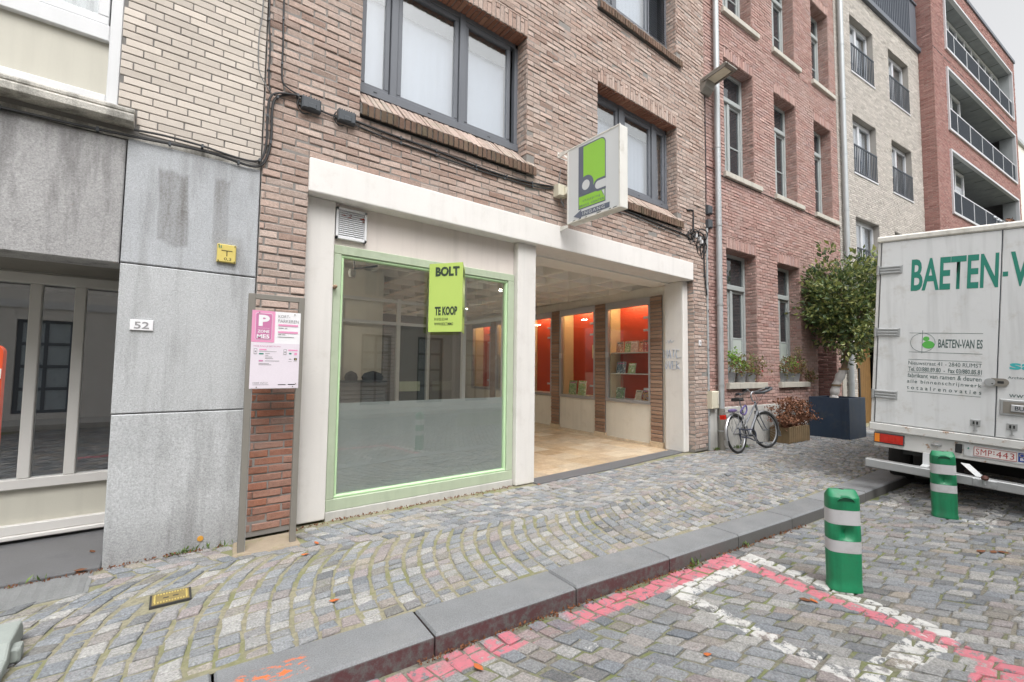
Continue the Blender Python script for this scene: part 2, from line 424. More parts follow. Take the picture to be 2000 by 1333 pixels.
m_shopbrick = pieces_mat('handmade_shop_brick', [(0, (.415, .305, .255)), (.25, (.46, .365, .315)), (.5, (.37, .26, .215)), (.7, (.435, .34, .295)), (.88, (.30, .20, .16)), (1, (.475, .39, .345))], .9, (90, .3), (34, .38), 1.0, (1.1, (.41, .36, .325), .4))
m_lowbrick = pieces_mat('damp_red_brick', [(0, (.36, .15, .085)), (.3, (.27, .125, .09)), (.55, (.33, .19, .145)), (.8, (.25, .095, .055)), (1, (.34, .22, .18))], .9, (150, .22), (30, .38), 1.0, (3, (.25, .22, .2), .45))
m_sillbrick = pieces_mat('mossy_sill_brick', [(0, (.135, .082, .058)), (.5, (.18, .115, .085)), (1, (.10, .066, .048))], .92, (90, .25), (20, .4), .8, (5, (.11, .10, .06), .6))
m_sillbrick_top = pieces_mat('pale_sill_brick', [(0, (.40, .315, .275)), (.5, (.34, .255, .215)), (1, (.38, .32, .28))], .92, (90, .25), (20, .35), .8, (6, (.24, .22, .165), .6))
m_soldier = pieces_mat('orange_soldier_brick', [(0, (.33, .155, .10)), (.5, (.27, .125, .085)), (1, (.36, .19, .13))], .9, (150, .2), (30, .3), .8)
m_cream = pieces_mat('cream_brick', [(0, (.55, .49, .43)), (.5, (.60, .54, .48)), (1, (.51, .455, .40))], .8, (140, .1), (10, .12), .4)
m_rose = pieces_mat('rose_red_brick', [(0, (.37, .225, .195)), (.3, (.42, .285, .25)), (.55, (.32, .18, .155)), (.8, (.39, .255, .225)), (1, (.35, .245, .23))], .9, (90, .2), (25, .28), .7, (.9, (.40, .33, .30), .4))
m_pale = pieces_mat('pale_grey_brick', [(0, (.475, .44, .40)), (.4, (.525, .49, .45)), (.7, (.41, .38, .345)), (1, (.49, .455, .415))], .9, (110, .12), (20, .18), .6)
m_flatred = pieces_mat('dark_red_flats_brick', [(0, (.31, .16, .14)), (.4, (.36, .21, .185)), (.7, (.27, .13, .115)), (1, (.32, .195, .175))], .9, (110, .12), (20, .22), .6)
m_pilbrick = pieces_mat('passage_pilaster_brick', [(0, (.31, .20, .145)), (.5, (.37, .25, .185)), (1, (.25, .15, .105))], .9, (150, .2), (30, .3), .8)
m_mortar = simple('grey_mortar', (.24, .225, .21), .95, 0, .2, 8, .2, 180, .5)
m_mortar_d = simple('dark_mortar', (.19, .18, .17), .95, 0, .2, 8, .2, 180, .5)
m_mortar_l = simple('pale_mortar', (.33, .31, .285), .95, 0, .15, 8, .2, 180, .5)
m_mortar_r = simple('rose_mortar', (.30, .235, .205), .95, 0, .15, 8, .2, 180, .5)
m_white = simple('off_white_paint', (.69, .665, .635), .75, 0, .07, 2.5, .03, 90, .15, .4, .07, ((.45, .41, .36), .2))
m_beam = simple('beam_white_paint', (.75, .725, .70), .75, 0, .07, 2.5, .03, 90, .15, .4, .07, ((.48, .44, .39), .18))
m_stucco = simple('cream_stucco', (.72, .69, .625), .85, 0, .07, 3, .03, 60, .2, .3, .08, ((.5, .44, .36), .25))
m_pinkwhite = simple('pinkish_lintel_paint', (.70, .635, .59), .8, 0, .08, 3, .03, 80, .1, .4, .1)
m_green = simple('pale_green_paint', (.425, .49, .36), .5, 0, .10, 5, .04, 90, .1, .5, .12, ((.25, .30, .18), .35))
m_greenlit = simple('lime_green_sheet', (.44, .58, .13), .45, 0, .04, 3, .02, 90)
m_black = simple('black_ink', (.018, .02, .02), .6, 0, .05)
m_boltink = simple('dark_green_ink', (.03, .05, .028), .6, 0, .05)
m_anth = simple('anthracite_aluminium', (.135, .145, .165), .42, 0, .08, 4, .03, 90, 0, .5, .1)
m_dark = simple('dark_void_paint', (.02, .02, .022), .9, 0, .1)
m_room = simple('unlit_room_plaster', (.20, .195, .19), .9, 0, .1)
m_curtain = simple('net_curtain', (.58, .61, .65), .9, 0, .03, 2, .02, 200)
m_blind = simple('grey_green_blind', (.23, .245, .22), .8, 0, .1)
m_pvc = simple('white_pvc', (.64, .645, .655), .4, 0, .04, 3, .02, 90, 0, .5, .05)
m_greybeige = simple('grey_beige_frame', (.62, .60, .575), .45, 0, .05, 3, .02, 90)
m_beige = simple('beige_infill', (.52, .50, .43), .55, 0, .05, 3, .02, 90, 0, .4, .08)
m_bfr = simple('grey_green_timber', (.33, .355, .35), .5, 0, .08, 4, .03, 90)
m_blue = simple('bluestone', (.13, .135, .145), .55, 0, .3, 5, .25, 160, .2)
m_step = simple('worn_bluestone_step', (.13, .13, .135), .5, 0, .3, 4, .3, 190, .25, .5, 0, ((.10, .10, .11), .6))
m_stone = simple('limestone_sill', (.48, .455, .40), .85, 0, .15, 5, .1, 120, .2, .4, .2)
m_plinth = simple('grey_rendered_plinth', (.50, .49, .465), .9, 0, .16, 2.5, .06, 100, .3, .3, .2)
m_zinc = simple('grey_zinc', (.42, .445, .455), .45, .35, .1, 6, .03, 90)
m_galv = simple('galvanised_steel', (.40, .41, .415), .42, .55, .12, 8, .05, 60)
m_alu = simple('brushed_aluminium', (.55, .56, .58), .38, .7, .08, 8, .05, 60)
m_taupe = simple('taupe_steel', (.225, .21, .185), .5, .1, .1, 6, .04, 90)
m_cable = simple('black_cable', (.022, .022, .024), .55)
m_cableg = simple('grey_cable', (.18, .18, .18), .6)
m_plastic = simple('dark_grey_plastic', (.06, .068, .078), .5, 0, .1)
m_ivory = simple('ivory_plastic', (.62, .58, .46), .5, 0, .08, 6, .03, 90, 0, .5, .15)
m_sheet = simple('white_print', (.80, .79, .81), .4, 0, .02)
m_lilac = simple('lilac_print', (.72, .66, .72), .4, 0, .02)
m_pinkp = simple('pink_print', (.74, .31, .49), .4, 0, .03)
m_mauve = simple('mauve_print', (.55, .19, .36), .4, 0, .03)
m_greyp = simple('grey_print', (.29, .28, .29), .5, 0, .05)
m_slate = simple('slate_blue_print', (.135, .155, .205), .5, 0, .05)
m_lime = simple('lime_print', (.30, .60, .075), .45, 0, .03)
m_signwhite = simple('sign_acrylic', (.63, .65, .66), .35, 0, .03, 2, .01, 90)
m_signcase = simple('dirty_white_case', (.70, .685, .64), .5, 0, .08, 5, .04, 80, 0, .5, .25, ((.35, .31, .24), .4))
m_yellow = simple('faded_yellow_plate', (.62, .50, .14), .5, 0, .12, 12, .05, 100)
m_yiron2 = simple('worn_yellow_lid', (.24, .185, .07), .7, 0, .35, 25, .15, 90, .3)
m_yiron = simple('yellow_painted_iron', (.52, .41, .13), .6, .0, .2, 20, .1, 100, .3)
m_iron = simple('cast_iron', (.05, .05, .05), .7, .3, .2)
m_truck = simple('truck_white', (.64, .655, .665), .35, 0, .07, 1.6, .02, 70, 0, .5, .2, ((.42, .40, .36), .42))
mt = start('truck_white_rusty'); pos, x, y, z = epos(); n = enoise(pos, 12, 6, .75)
ru = estep(n, .56, .68)*esat(.35+estep(.86-z, 0, .06)*.6)
c = emix(ru, emix(1.0, (.60, .60, .585), egrey(1.0+(enoise(pos, 5, 4)-.5)*.3), 'MULTIPLY'), (.30, .155, .07)); m_rusty = finish(mt, c, .55)
m_tgreen = simple('dark_green_vinyl', (.015, .205, .15), .4, 0, .05)
m_tink = simple('grey_green_vinyl', (.075, .12, .115), .5, 0, .05)
m_tleaf = simple('leaf_green_vinyl', (.095, .42, .075), .4, 0, .05)
m_cyan = simple('turquoise_vinyl', (.05, .42, .44), .4, 0, .05)
m_redlens = simple('red_lens', (.48, .022, .012), .18, 0, .1, 30, .05, 60)
m_orlens = simple('orange_lens', (.75, .22, .02), .18, 0, .1, 30, .05, 60)
m_plate = simple('plate_white', (.72, .68, .66), .4); m_platered = simple('plate_red', (.38, .025, .03), .5)
m_eu = simple('eu_blue', (.02, .06, .30), .4)
m_rubber = simple('tyre_rubber', (.022, .022, .022), .85, 0, .2)
m_chassis = simple('black_chassis', (.022, .02, .018), .8, 0, .4, 6, .2, 90)
m_bolg = simple('bollard_green', (.010, .21, .09), .45, 0, .3, 9, .08, 80, .15, .5, .45, ((.03, .085, .05), .6))
m_bolw = simple('bollard_reflective', (.50, .50, .51), .38, 0, .06, 7, .03, 80, 0, .5, .1, ((.30, .29, .28), .45))
m_chrome = simple('bike_silver', (.40, .41, .43), .3, .8, .08)
m_bframe = simple('bike_grey_paint', (.20, .21, .23), .4, .2, .08)
m_navy = simple('bike_navy_plastic', (.03, .038, .07), .5)
m_purple = simple('purple_fabric', (.12, .09, .20), .9, 0, .2)
m_planter = simple('navy_planter', (.032, .052, .088), .42, 0, .3, 3, .06, 80, 0, .5, .25, ((.12, .115, .09), .35))
m_soil = simple('soil', (.05, .038, .028), .95, 0, .3, 30, .2, 90, .8)
m_wood = simple('weathered_wood', (.22, .155, .085), .85, 0, .3, 9, .15, 120, .4, .4, .35)
m_gate = simple('oiled_gate_wood', (.22, .125, .045), .6, 0, .3, 8, .1, 90, .2)
m_wrap = simple('white_trunk_wrap', (.68, .67, .66), .35, 0, .1, 14, .05, 60, .4)
m_bark = simple('tree_bark', (.17, .125, .085), .9, 0, .3, 30, .2, 90, .8)
m_zpot = simple('zinc_pot', (.33, .345, .36), .45, .4, .25, 14, .08, 60)
m_red = simple('red_laminate', (.50, .055, .028), .38, 0, .05)
m_cream2 = simple('cream_laminate', (.72, .62, .42), .5, 0, .05)
m_caseal = simple('grey_showcase_frame', (.40, .40, .42), .4, .35, .06)
m_shelf = simple('white_shelf', (.66, .65, .64), .45)
m_grille = simple('grille_white', (.72, .725, .74), .45, 0, .06); m_rust = simple('rust', (.22, .03, .02), .8, 0, .3)
m_barrier = simple('orange_red_plastic', (.72, .085, .025), .45, 0, .08); m_refl = simple('white_reflective', (.75, .75, .75), .35)
m_foot = simple('grey_recycled_plastic', (.30, .33, .31), .75, 0, .15, 8, .1, 90, .2)
m_cladd = simple('anthracite_cladding', (.125, .14, .165), .45, .2, .08)
m_rail = simple('dark_railing', (.055, .065, .08), .6, 0, .08)
m_cond = simple('concrete_soffit', (.26, .28, .30), .8, 0, .35, 3, .15, 60, .2)
m_alugrey = simple('aluminium_surround', (.60, .61, .63), .4, .3, .05)
m_opp = simple('opposite_render', (.72, .70, .67), .9, 0, .08)
m_marble = pieces_mat('travertine_tile', [(0, (.62, .50, .36)), (.3, (.56, .42, .27)), (.6, (.66, .56, .43)), (.85, (.50, .36, .22)), (1, (.60, .49, .36))], .14, (40, .2), (5, .4), .03)
m_ceil = simple('white_ceiling', (.78, .76, .72), .85, 0, .05)
m_leaf_or = simple('dry_orange_leaf', (.48, .13, .035), .8, 0, .2); m_leaf_br = simple('dry_brown_leaf', (.16, .065, .03), .9, 0, .3)
m_dried = pieces_mat('dried_flower', [(0, (.17, .075, .045)), (.4, (.25, .115, .065)), (.7, (.13, .06, .04)), (1, (.33, .18, .11))], .9, (80, .2), (20, .2), .3)
def leafmat(name, stops):
    mt = start(name); pos, x, y, z = epos(); r = eattr('rnd'); c = eramp(ehash(r*311.0), stops)
    c = emix(1.0, c, egrey(.8+ehash(r*97.0)*.45), 'MULTIPLY'); finish(mt, c, .42, 0, .5); nt = E.nt
    p = next(n for n in nt.nodes if n.type == 'BSDF_PRINCIPLED'); o = next(n for n in nt.nodes if n.type == 'OUTPUT_MATERIAL')
    t = nt.nodes.new('ShaderNodeBsdfTranslucent'); mx = nt.nodes.new('ShaderNodeMixShader'); mx.inputs[0].default_value = .35
    nt.links.new(c, t.inputs[0]); nt.links.new(p.outputs[0], mx.inputs[1]); nt.links.new(t.outputs[0], mx.inputs[2]); nt.links.new(mx.outputs[0], o.inputs[0]); return mt
m_leaf = leafmat('evergreen_leaf', [(0, (.05, .09, .045)), (.3, (.09, .14, .06)), (.5, (.14, .195, .065)), (.7, (.24, .28, .075)), (.88, (.38, .38, .14)), (1, (.06, .095, .065))])
m_mixleaf = leafmat('mixed_balcony_leaf', [(0, (.07, .12, .03)), (.3, (.16, .18, .05)), (.55, (.24, .16, .08)), (.8, (.22, .09, .06)), (1, (.30, .28, .09))])
m_freshleaf = leafmat('fresh_green_leaf', [(0, (.16, .32, .04)), (.6, (.25, .42, .06)), (1, (.12, .22, .04))])
m_flower = leafmat('small_red_flower', [(0, (.45, .03, .08)), (1, (.5, .08, .12))])
m_weed = leafmat('weed_green', [(0, (.08, .15, .025)), (1, (.16, .24, .05))])
def glassmat(name, tint=(.93, .96, .95), boost=1.0, rough=0.0, ior=1.5):
    mt = start(name); nt = E.nt
    t = nt.nodes.new('ShaderNodeBsdfTransparent'); t.inputs[0].default_value = (*tint, 1)
    g = nt.nodes.new('ShaderNodeBsdfGlossy'); g.inputs['Roughness'].default_value = rough; g.inputs[0].default_value = (1, 1, 1, 1)
    fn = nt.nodes.new('ShaderNodeFresnel'); gm = nt.nodes.new('ShaderNodeNewGeometry')
    i_ = E(gm.outputs['Backfacing'])*(1/ior-ior)+ior; nt.links.new(i_.v, fn.inputs[0])
    f = esat(E(fn.outputs[0])*boost)
    mx = nt.nodes.new('ShaderNodeMixShader'); nt.links.new(f.v, mx.inputs[0]); nt.links.new(t.outputs[0], mx.inputs[1]); nt.links.new(g.outputs[0], mx.inputs[2])
    o = nt.nodes.new('ShaderNodeOutputMaterial'); nt.links.new(mx.outputs[0], o.inputs[0]); return mt
m_glass = glassmat('window_glass', (.94, .955, .945), 1.45, 0.0, 1.75)
m_dglass = glassmat('double_glazing', (.90, .92, .94), 1.15, 0.0, 2.3)
m_cglass = glassmat('showcase_glass', (.97, .98, .97), 1.0)
mt = start('dark_pane'); pos, x, y, z = epos(); m_pane = finish(mt, (.03, .035, .04), .03, 0, 1.0)
mt = start('frosted_film'); pos, x, y, z = epos()
c = emix(1.0, (.41, .43, .43), egrey(1.0+(enoise(pos, 3, 5)-.5)*.3+(enoise(evec(x*8.0, y, z*.6), 1.0, 4)-.5)*.25), 'MULTIPLY')
m_frost = finish(mt, c, .30, 0, .9)
nt = E.nt; pb_ = next(n for n in nt.nodes if n.type == 'BSDF_PRINCIPLED'); ob_ = next(n for n in nt.nodes if n.type == 'OUTPUT_MATERIAL')
tb_ = nt.nodes.new('ShaderNodeBsdfTranslucent'); tb_.inputs[0].default_value = (.75, .80, .80, 1); mb_ = nt.nodes.new('ShaderNodeMixShader'); mb_.inputs[0].default_value = .38
nt.links.new(pb_.outputs[0], mb_.inputs[1]); nt.links.new(tb_.outputs[0], mb_.inputs[2]); nt.links.new(mb_.outputs[0], ob_.inputs[0])
def lampmat(name, col, st):
    mt = start(name); return finish(mt, col, .5, emit=col, estr=st)
m_tube = lampmat('warm_tube', (1.0, .70, .36), 17.0); m_bulb = lampmat('warm_lamp', (1.0, .90, .74), 95.0)
def cover(name, a, b, c3, sc):
    mt = start(name); pos, x, y, z = epos(); n = enoise(pos, sc, 5, .7)
    return finish(mt, eramp(n, [(.0, a), (.43, a), (.47, b), (.55, b), (.58, c3), (1, c3)]), .4)
m_covers = [cover('book_cover_%d' % i, *q) for i, q in enumerate([
    ((.78, .74, .68), (.30, .10, .05), (.62, .45, .3), 26), ((.66, .70, .45), (.06, .22, .08), (.75, .72, .6), 24), ((.74, .74, .76), (.55, .30, .28), (.35, .42, .5), 28),
    ((.72, .55, .35), (.5, .12, .10), (.8, .72, .55), 22), ((.10, .10, .16), (.55, .06, .06), (.7, .66, .6), 26), ((.72, .74, .74), (.05, .09, .14), (.35, .5, .6), 20),
    ((.75, .78, .66), (.25, .42, .2), (.6, .5, .25), 24), ((.25, .48, .22), (.04, .06, .04), (.7, .75, .6), 24), ((.70, .66, .55), (.45, .35, .25), (.75, .75, .7), 30), ((.05, .06, .14), (.72, .4, .12), (.12, .2, .45), 20)])]
# ------------------------------------------------------------------ ground, pavement, kerb, road
MB().box(-120, 160, -160, 160, -.6, -.17).obj('ground', m_rjoint, kind='structure')
KB = [(-4, -1.60), (-1, -1.735), (.25, -1.8), (1.32, -1.87), (2.36, -1.95), (3.33, -2.07), (4.34, -2.17), (5.29, -2.27), (6.64, -2.33), (8.7, -2.38), (11, -2.46), (20, -2.95)]
KF = [(-4, -1.98), (-1, -2.06), (.73, -2.13), (1.29, -2.175), (2.33, -2.26), (3.27, -2.355), (3.92, -2.415), (5.15, -2.53), (6.04, -2.6), (7.12, -2.68), (8.88, -2.77), (11, -2.87), (20, -3.35)]
kby = lambda x: float(np.interp(x, *zip(*KB))); kfy = lambda x: float(np.interp(x, *zip(*KF)))
def facade_y(x):
    if x < 8.17: return 0.0
    if x < 14.34: return -(x-8.17)*math.tan(math.radians(3.706))
    return -.4-(x-14.34)*math.tan(math.radians(6.368))
xs = np.linspace(-4, 20, 61)
b = MB()
for x0, x1 in zip(xs[:-1], xs[1:]):
    V = [(x0, kby(x0), -.011), (x1, kby(x1), -.011), (x1, facade_y(x1)+.45, -.011), (x0, facade_y(x0)+.45, -.011)]
    b.quad(*V)
sidewalk = b.obj('sidewalk', m_joint, kind='structure')
road = MB().quad((-40, -40, -.122), (60, -40, -.122), (60, -1.0, -.122), (-40, -1.0, -.122)).obj('road', m_rjoint, kind='structure')
def setts(rowx, ylo, yhi, x_from, x_to, pitch, ln, ztop, jt, skip=None):
    """rows of setts across the street; rowx(y) bends each row into an arc"""
    out = []; x0 = x_from
    while x0 < x_to:
        y = -9.0+RNG.random()*.2; yy = ylo(x0); y = yy-RNG.random()*.1
        top = yhi(x0)
        while y < top:
            L = ln*(.78+RNG.random()*.5); y1 = y+L
            ya, yb = y+jt/2, y1-jt/2
            bx_ = (lambda q: rowx(q, x0)) if rowx is bend else rowx
            xa0, xb0 = x0+bx_(ya), x0+bx_(yb)
            xm = (xa0+xb0)/2+pitch/2; ym = (ya+yb)/2
            lo_, hi_ = ylo(xm)+.012, yhi(xm)-.012
            if ym > lo_-.02 and ym < hi_+.02:
                ya_, yb_ = max(ya, lo_), min(yb, hi_)
                if yb_-ya_ > .03 and not (skip and skip(xm, ym)):
                    w0, w1 = jt/2, pitch-jt/2
                    xa, xb = x0+bx_(ya_), x0+bx_(yb_)
                    out.append([(xa+w0, ya_), (xa+w1, ya_), (xb+w1, yb_), (xb+w0, yb_)])
            y = y1
        x0 += pitch*(.96+RNG.random()*.08)
    Q = np.array(out); n = len(Q); Q += RNG.normal(0, .005, Q.shape)
    c = Q.mean(1, keepdims=True); V = np.zeros((n, 12, 3)); h = RNG.normal(0, .0028, n); tl = RNG.normal(0, .0022, (n, 4))
    V[:, 0:4, :2] = Q; V[:, 0:4, 2] = ztop-.05
    V[:, 4:8, :2] = Q; V[:, 4:8, 2] = ztop-.007+h[:, None]+tl
    ins = np.minimum(.013/np.linalg.norm(Q-c, axis=2, keepdims=True), .4)
    V[:, 8:, :2] = Q+(c-Q)*ins; V[:, 8:, 2] = ztop+h[:, None]+tl
    return V
def bend(y, x=2.0):
    yc = -.58-.225*min(max(x-1.34, -1.5), 2.4); t = yc-y
    return -.58*(1-math.exp(-t/.55)) if t > 0 else -.29*(1-math.exp(t/.5))
def sk(x, y):
    return (-.03 < x < .3 and -.95 < y < -.66) or (x < -.27 and y > -.42) or (.52 < x < 1.02 and y > -.33)
V = setts(bend, lambda x: kby(x), lambda x: facade_y(x)-.01, -1.8, 12.5, .119, .093, 0.0, .016, sk)
emit('cobblestone', V, sidewalk, m_sett)
rbend = lambda y: .62*(math.sqrt((y+2.2)**2+.3)-.55)
V = setts(rbend, lambda x: -5.8, lambda x: kfy(x)-.006, .2, 12.5, .112, .130, -.11, .016)
emit('cobblestone', V, road, m_rsett)
V = np.concatenate([setts(rbend, lambda x: -8.9, lambda x: -5.81, -6, 4.5, .112, .15, -.11, .016), setts(rbend, lambda x: -5.8, lambda x: kfy(x)-.006, -6, .1, .112, .15, -.11, .016)])
emit('cobblestone', V, road, m_rsett, 0)
V = setts(rbend, lambda x: -4.0, lambda x: kfy(x)-.006, 12.6, 20, .128, .27, -.11, .012)
emit('cobblestone', V, road, m_rsett, 0)
V = setts(bend, lambda x: kby(x), lambda x: facade_y(x)-.01, 12.6, 20, .122, .24, 0.0, .012)
emit('cobblestone', V, sidewalk, m_sett, 0)
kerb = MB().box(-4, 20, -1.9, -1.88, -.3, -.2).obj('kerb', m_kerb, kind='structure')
jn = [-3.8, -2.8, -1.78, -.75, .28, 1.31, 2.345, 3.3, 4.25, 5.2, 6.13, 7.05, 7.9, 8.8, 9.8, 10.8, 11.8, 13, 14, 15, 16, 17, 18, 19, 20]
for i, (xa, xb) in enumerate(zip(jn[:-1], jn[1:])):
    g = .006; xb2 = xb-g; fa, fb = kfy(xa-.02), kfy(xb-.02)
    q = [(xa+g, kby(xa)-.004), (xa-.02+g, fa), (xb2-.02, fb), (xb2, kby(xb)-.004)]
    h = RNG.normal(0, .002); c = .014; cx = sum(p[0] for p in q)/4; cy = sum(p[1] for p in q)/4
    top = [(p[0]+(cx-p[0])*.02, p[1]+c*(1 if k in (1, 2) else -.4), h) for k, p in enumerate(q)]
    V = [(*p, -.3) for p in q]+[(*p, h-c) for p in q]+top
    F = [(8, 9, 10, 11)]+[f for k in range(4) for f in ((4+k, 4+(k+1) % 4, 8+(k+1) % 4, 8+k), (k, (k+1) % 4, 4+(k+1) % 4, 4+k))]
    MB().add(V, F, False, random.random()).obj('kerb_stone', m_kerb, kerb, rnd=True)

# ------------------------------------------------------------------ frames of the row of facades
FA = W0
FB = Fr.yawed((8.17332, 0.012, 0), 3.70617)
FC = Fr.yawed((14.33866, -.39936, 0), 6.36793)
FD = Fr(FC.w((6.19475, -.4, 0)), *FC.A)
FE = Fr(FD.w((10.66, .25, 0)), *FC.A)

# ------------------------------------------------------------------ shop building (the middle one)
A = thing('shop_building', 'pinkish brick shop building with white beam, green framed window and open passage', 'building', (4.4, 0, 0))
HB = (1.045, 7.67, 3.125, 3.452)                                   # white beam
W1 = (1.503, 3.708, 4.30, 5.905); W2 = (5.089, 7.215, 4.30, 5.87); W3 = (5.089, 7.23, 7.30, 9.0); W0b = (1.503, 3.708, 7.30, 9.0)
low = (1.045, 7.72, -1, 3.13)
holes = [HB, low, W1, W2, W3, W0b]
sol = [(w[0]-.001, w[1]+.001, w[3], w[3]+.21) for w in (W1, W2, W3, W0b)]
sil = [(w[0]-.0, w[1]+.13, w[2]-.285, w[2]+.001) for w in (W1, W2, W3, W0b)]
wall = slab(MB(), .655, 8.17, .02, 10.6, [HB, low]+[(w[0], w[1], w[2]-.285, w[3]) for w in (W1, W2, W3, W0b)], 0, .28).obj('wall', m_mortar, A)
V = bricks(FA, .66, 8.165, .06, 10.6, holes+sol+sil, .231, .0692, .0125, .008, .004, .005)
lowm = (V[:, 8:, 2].mean(1) < 1.35)&(V[:, 8:, 0].mean(1) < 1.2)
emit('brick', V[~lowm], wall, m_shopbrick); emit('brick', V[lowm], wall, m_lowbrick)
for w, s_ in zip((W1, W2, W3, W0b), sol):
    emit('soldier_brick', bricks(FA.sub((s_[0], 0, s_[2]), (0, 0, 1), (0, 1, 0), (-1, 0, 0)), 0, .21, -(s_[1]-s_[0]), 0, (), .30, .0665, .011, .011), wall, m_shopbrick, 40)
    R, L, H = reveal_frames(FA, w, .24)
    emit('brick', np.concatenate([bricks(R[0], .0, .236, w[2], w[3], (), .121, .0692, .0125, .006, phase=-.004), bricks(L[0], 0.004, .24, w[2], w[3], (), .121, .0692, .0125, .006)]), wall, m_shopbrick, 70)
    emit('soldier_brick', bricks(H[0].sub((0, 0, 0), (0, 0, 1), (0, 1, 0), (-1, 0, 0)), 0.0, .234, -(w[1]-w[0]), 0, (), .4, .0665, .011, .012), wall, m_soldier, 40)
    # steep brick-on-edge sill: sloping top + front ends
    s0, s1 = w[0]+.004, w[1]+.128; zt = w[2]+.13; n = int(round((s1-s0)/.0665)); p = (s1-s0)/n
    MB().prismx([(.235, zt-.02), (.235, w[2]-.25), (.0, w[2]-.25), (-.035, w[2]-.26), (-.042, w[2]-.175)], s0, s1).obj('sill_bed', m_mortar_d, A)
    bt, bf = [], []
    al = math.atan2(zt-.006-(w[2]-.16), .235+.055); fs = FA.sub((s0, -.055, w[2]-.165), (1, 0, 0), (0, math.sin(al), -math.cos(al)), (0, math.cos(al), math.sin(al)))
    Ls = math.hypot(.29, zt-w[2]+.155)
    ft = fs.sub((0, 0, 0), (0, 0, 1), (0, 1, 0), (-1, 0, 0))
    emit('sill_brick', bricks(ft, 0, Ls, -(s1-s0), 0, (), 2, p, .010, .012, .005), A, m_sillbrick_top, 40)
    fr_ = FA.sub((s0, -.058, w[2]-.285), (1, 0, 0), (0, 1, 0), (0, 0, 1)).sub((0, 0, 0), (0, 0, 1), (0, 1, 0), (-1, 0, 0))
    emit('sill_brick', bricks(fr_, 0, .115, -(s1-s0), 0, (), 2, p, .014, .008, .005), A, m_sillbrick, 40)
def alu_window(w, cuts, name='window', z_off=.13, shut=None):
    """dark aluminium window; cuts = list of (s0,s1) panes"""
    z0, z1 = w[2]+z_off, w[3]; win = MB()
    d0, d1 = .20, .27; s0, s1 = w[0], w[1]
    win.cbox(s0, s1, d0-.02, d1, z0-.035, z0+.055, .004); win.cbox(s0, s1, d0, d1, z1-.07, z1, .004)
    win.cbox(s0, s0+.055, d0, d1, z0, z1, .004); win.cbox(s1-.055, s1, d0, d1, z0, z1, .004)
    for (a, b), (c, d) in zip(cuts[:-1], cuts[1:]): win.cbox(b+.06, c-.06, d0-.012, d1, z0, z1, .004)
    o = win.obj(name, m_anth, A)
    for i, (a, b) in enumerate(cuts):
        f = MB(); e = .055
        f.cbox(a-e, b+e, d0+.012, d1-.005, z0+.05, z0+.05+e, .006); f.cbox(a-e, b+e, d0+.012, d1-.005, z1-.07-e, z1-.065, .006)
        f.cbox(a-e, a, d0+.012, d1-.005, z0+.05+e, z1-.07-e, .006); f.cbox(b, b+e, d0+.012, d1-.005, z0+.05+e, z1-.07-e, .006)
        f.obj('frame', m_anth, o)
        MB().box(a-.004, b+.004, .235, .241, z0+.10, z1-.12).obj('pane', m_dglass, o)
        MB().box((a+b)/2-.02, (a+b)/2+.02, d0-.023, d0-.019, z0+.012, z0+.02).obj('drain_cap', m_black, o)
    a, b = cuts[0][0]-.03, cuts[-1][1]+.03
    cv = MB(); N = 60; pts = [(a+(b-a)*i/N, .33+.0015*math.sin(i*1.9)) for i in range(N+1)]
    for (xa, ya), (xb, yb) in zip(pts[:-1], pts[1:]): cv.quad((xa, ya, z0+.02), (xb, yb, z0+.02), (xb, yb, z1), (xa, ya, z1))
    cv.obj('net_curtain', m_curtain, o)
    MB().box(a, b, .29, .315, z1-.34, z1-.02).obj('blind_roll', m_blind, o)
    if shut:
        sh = MB()
        for i in range(int((z1-z0)/.045)): sh.prismx([(d0-.03, z0+.03+i*.045), (d0-.01, z0+.06+i*.045), (d0-.005, z0+.06+i*.045), (d0-.025, z0+.03+i*.045)], *shut)
        sh.obj('shutter', m_anth, o)
    return o
alu_window(W1, [(1.62, 1.835), (2.035, 2.72), (2.92, 3.53)])
alu_window(W2, [(5.21, 5.78), (6.02, 6.68), (6.92, 7.10)])
alu_window(W3, [(5.21, 5.60), (5.80, 6.60), (6.74, 7.10)], shut=(6.68, 7.16))
alu_window(W0b, [(1.62, 1.835), (2.035, 2.72), (2.92, 3.53)])
MB().box(.66, 8.165, .70, 9.0, 3.45, 10.6).obj('upper_rooms', m_room, A)
MB().box(.66, 8.165, -.04, 9.0, 10.6, 10.75).obj('roof', m_zinc, A)
# concrete beam, pilasters, lintel, pillar, plinth
MB().box(HB[0], HB[1], -.035, .45, HB[2], HB[3]).obj('beam', m_beam, A, bevel=.012)
MB().box(1.058, 1.335, .10, .40, .015, 3.125).obj('pilaster', m_white, A, bevel=.01)
MB().box(3.635, 3.945, .06, .42, .0, 3.125).obj('pillar', m_white, A, bevel=.012)
MB().box(1.34, 3.63, .15, .40, 2.70, 3.125).obj('lintel', m_pinkwhite, A)
MB().box(1.34, 3.63, .115, .40, -.02, .075).obj('plinth', m_plinth, A, bevel=.008)
MB().box(7.545, 7.715, .11, .5, .0, 3.125).obj('pilaster', m_white, A, bevel=.02)
MB().box(7.722, 8.16, .02, .45, .0, 3.13).obj('pier_core', m_mortar, A)
emit('brick', bricks(FA.sub((7.720, .30, 0), (0, -1, 0), (1, 0, 0), (0, 0, 1)), 0, .30, .05, 3.12, (), .2, .0692, .0125, .004), wall, m_shopbrick, 60)
emit('brick', bricks(FA.sub((1.045, .10, 0), (0, -1, 0), (1, 0, 0), (0, 0, 1)), 0, .10, .05, 3.1, (), .2, .0692, .0125, .003), wall, m_shopbrick, 0)
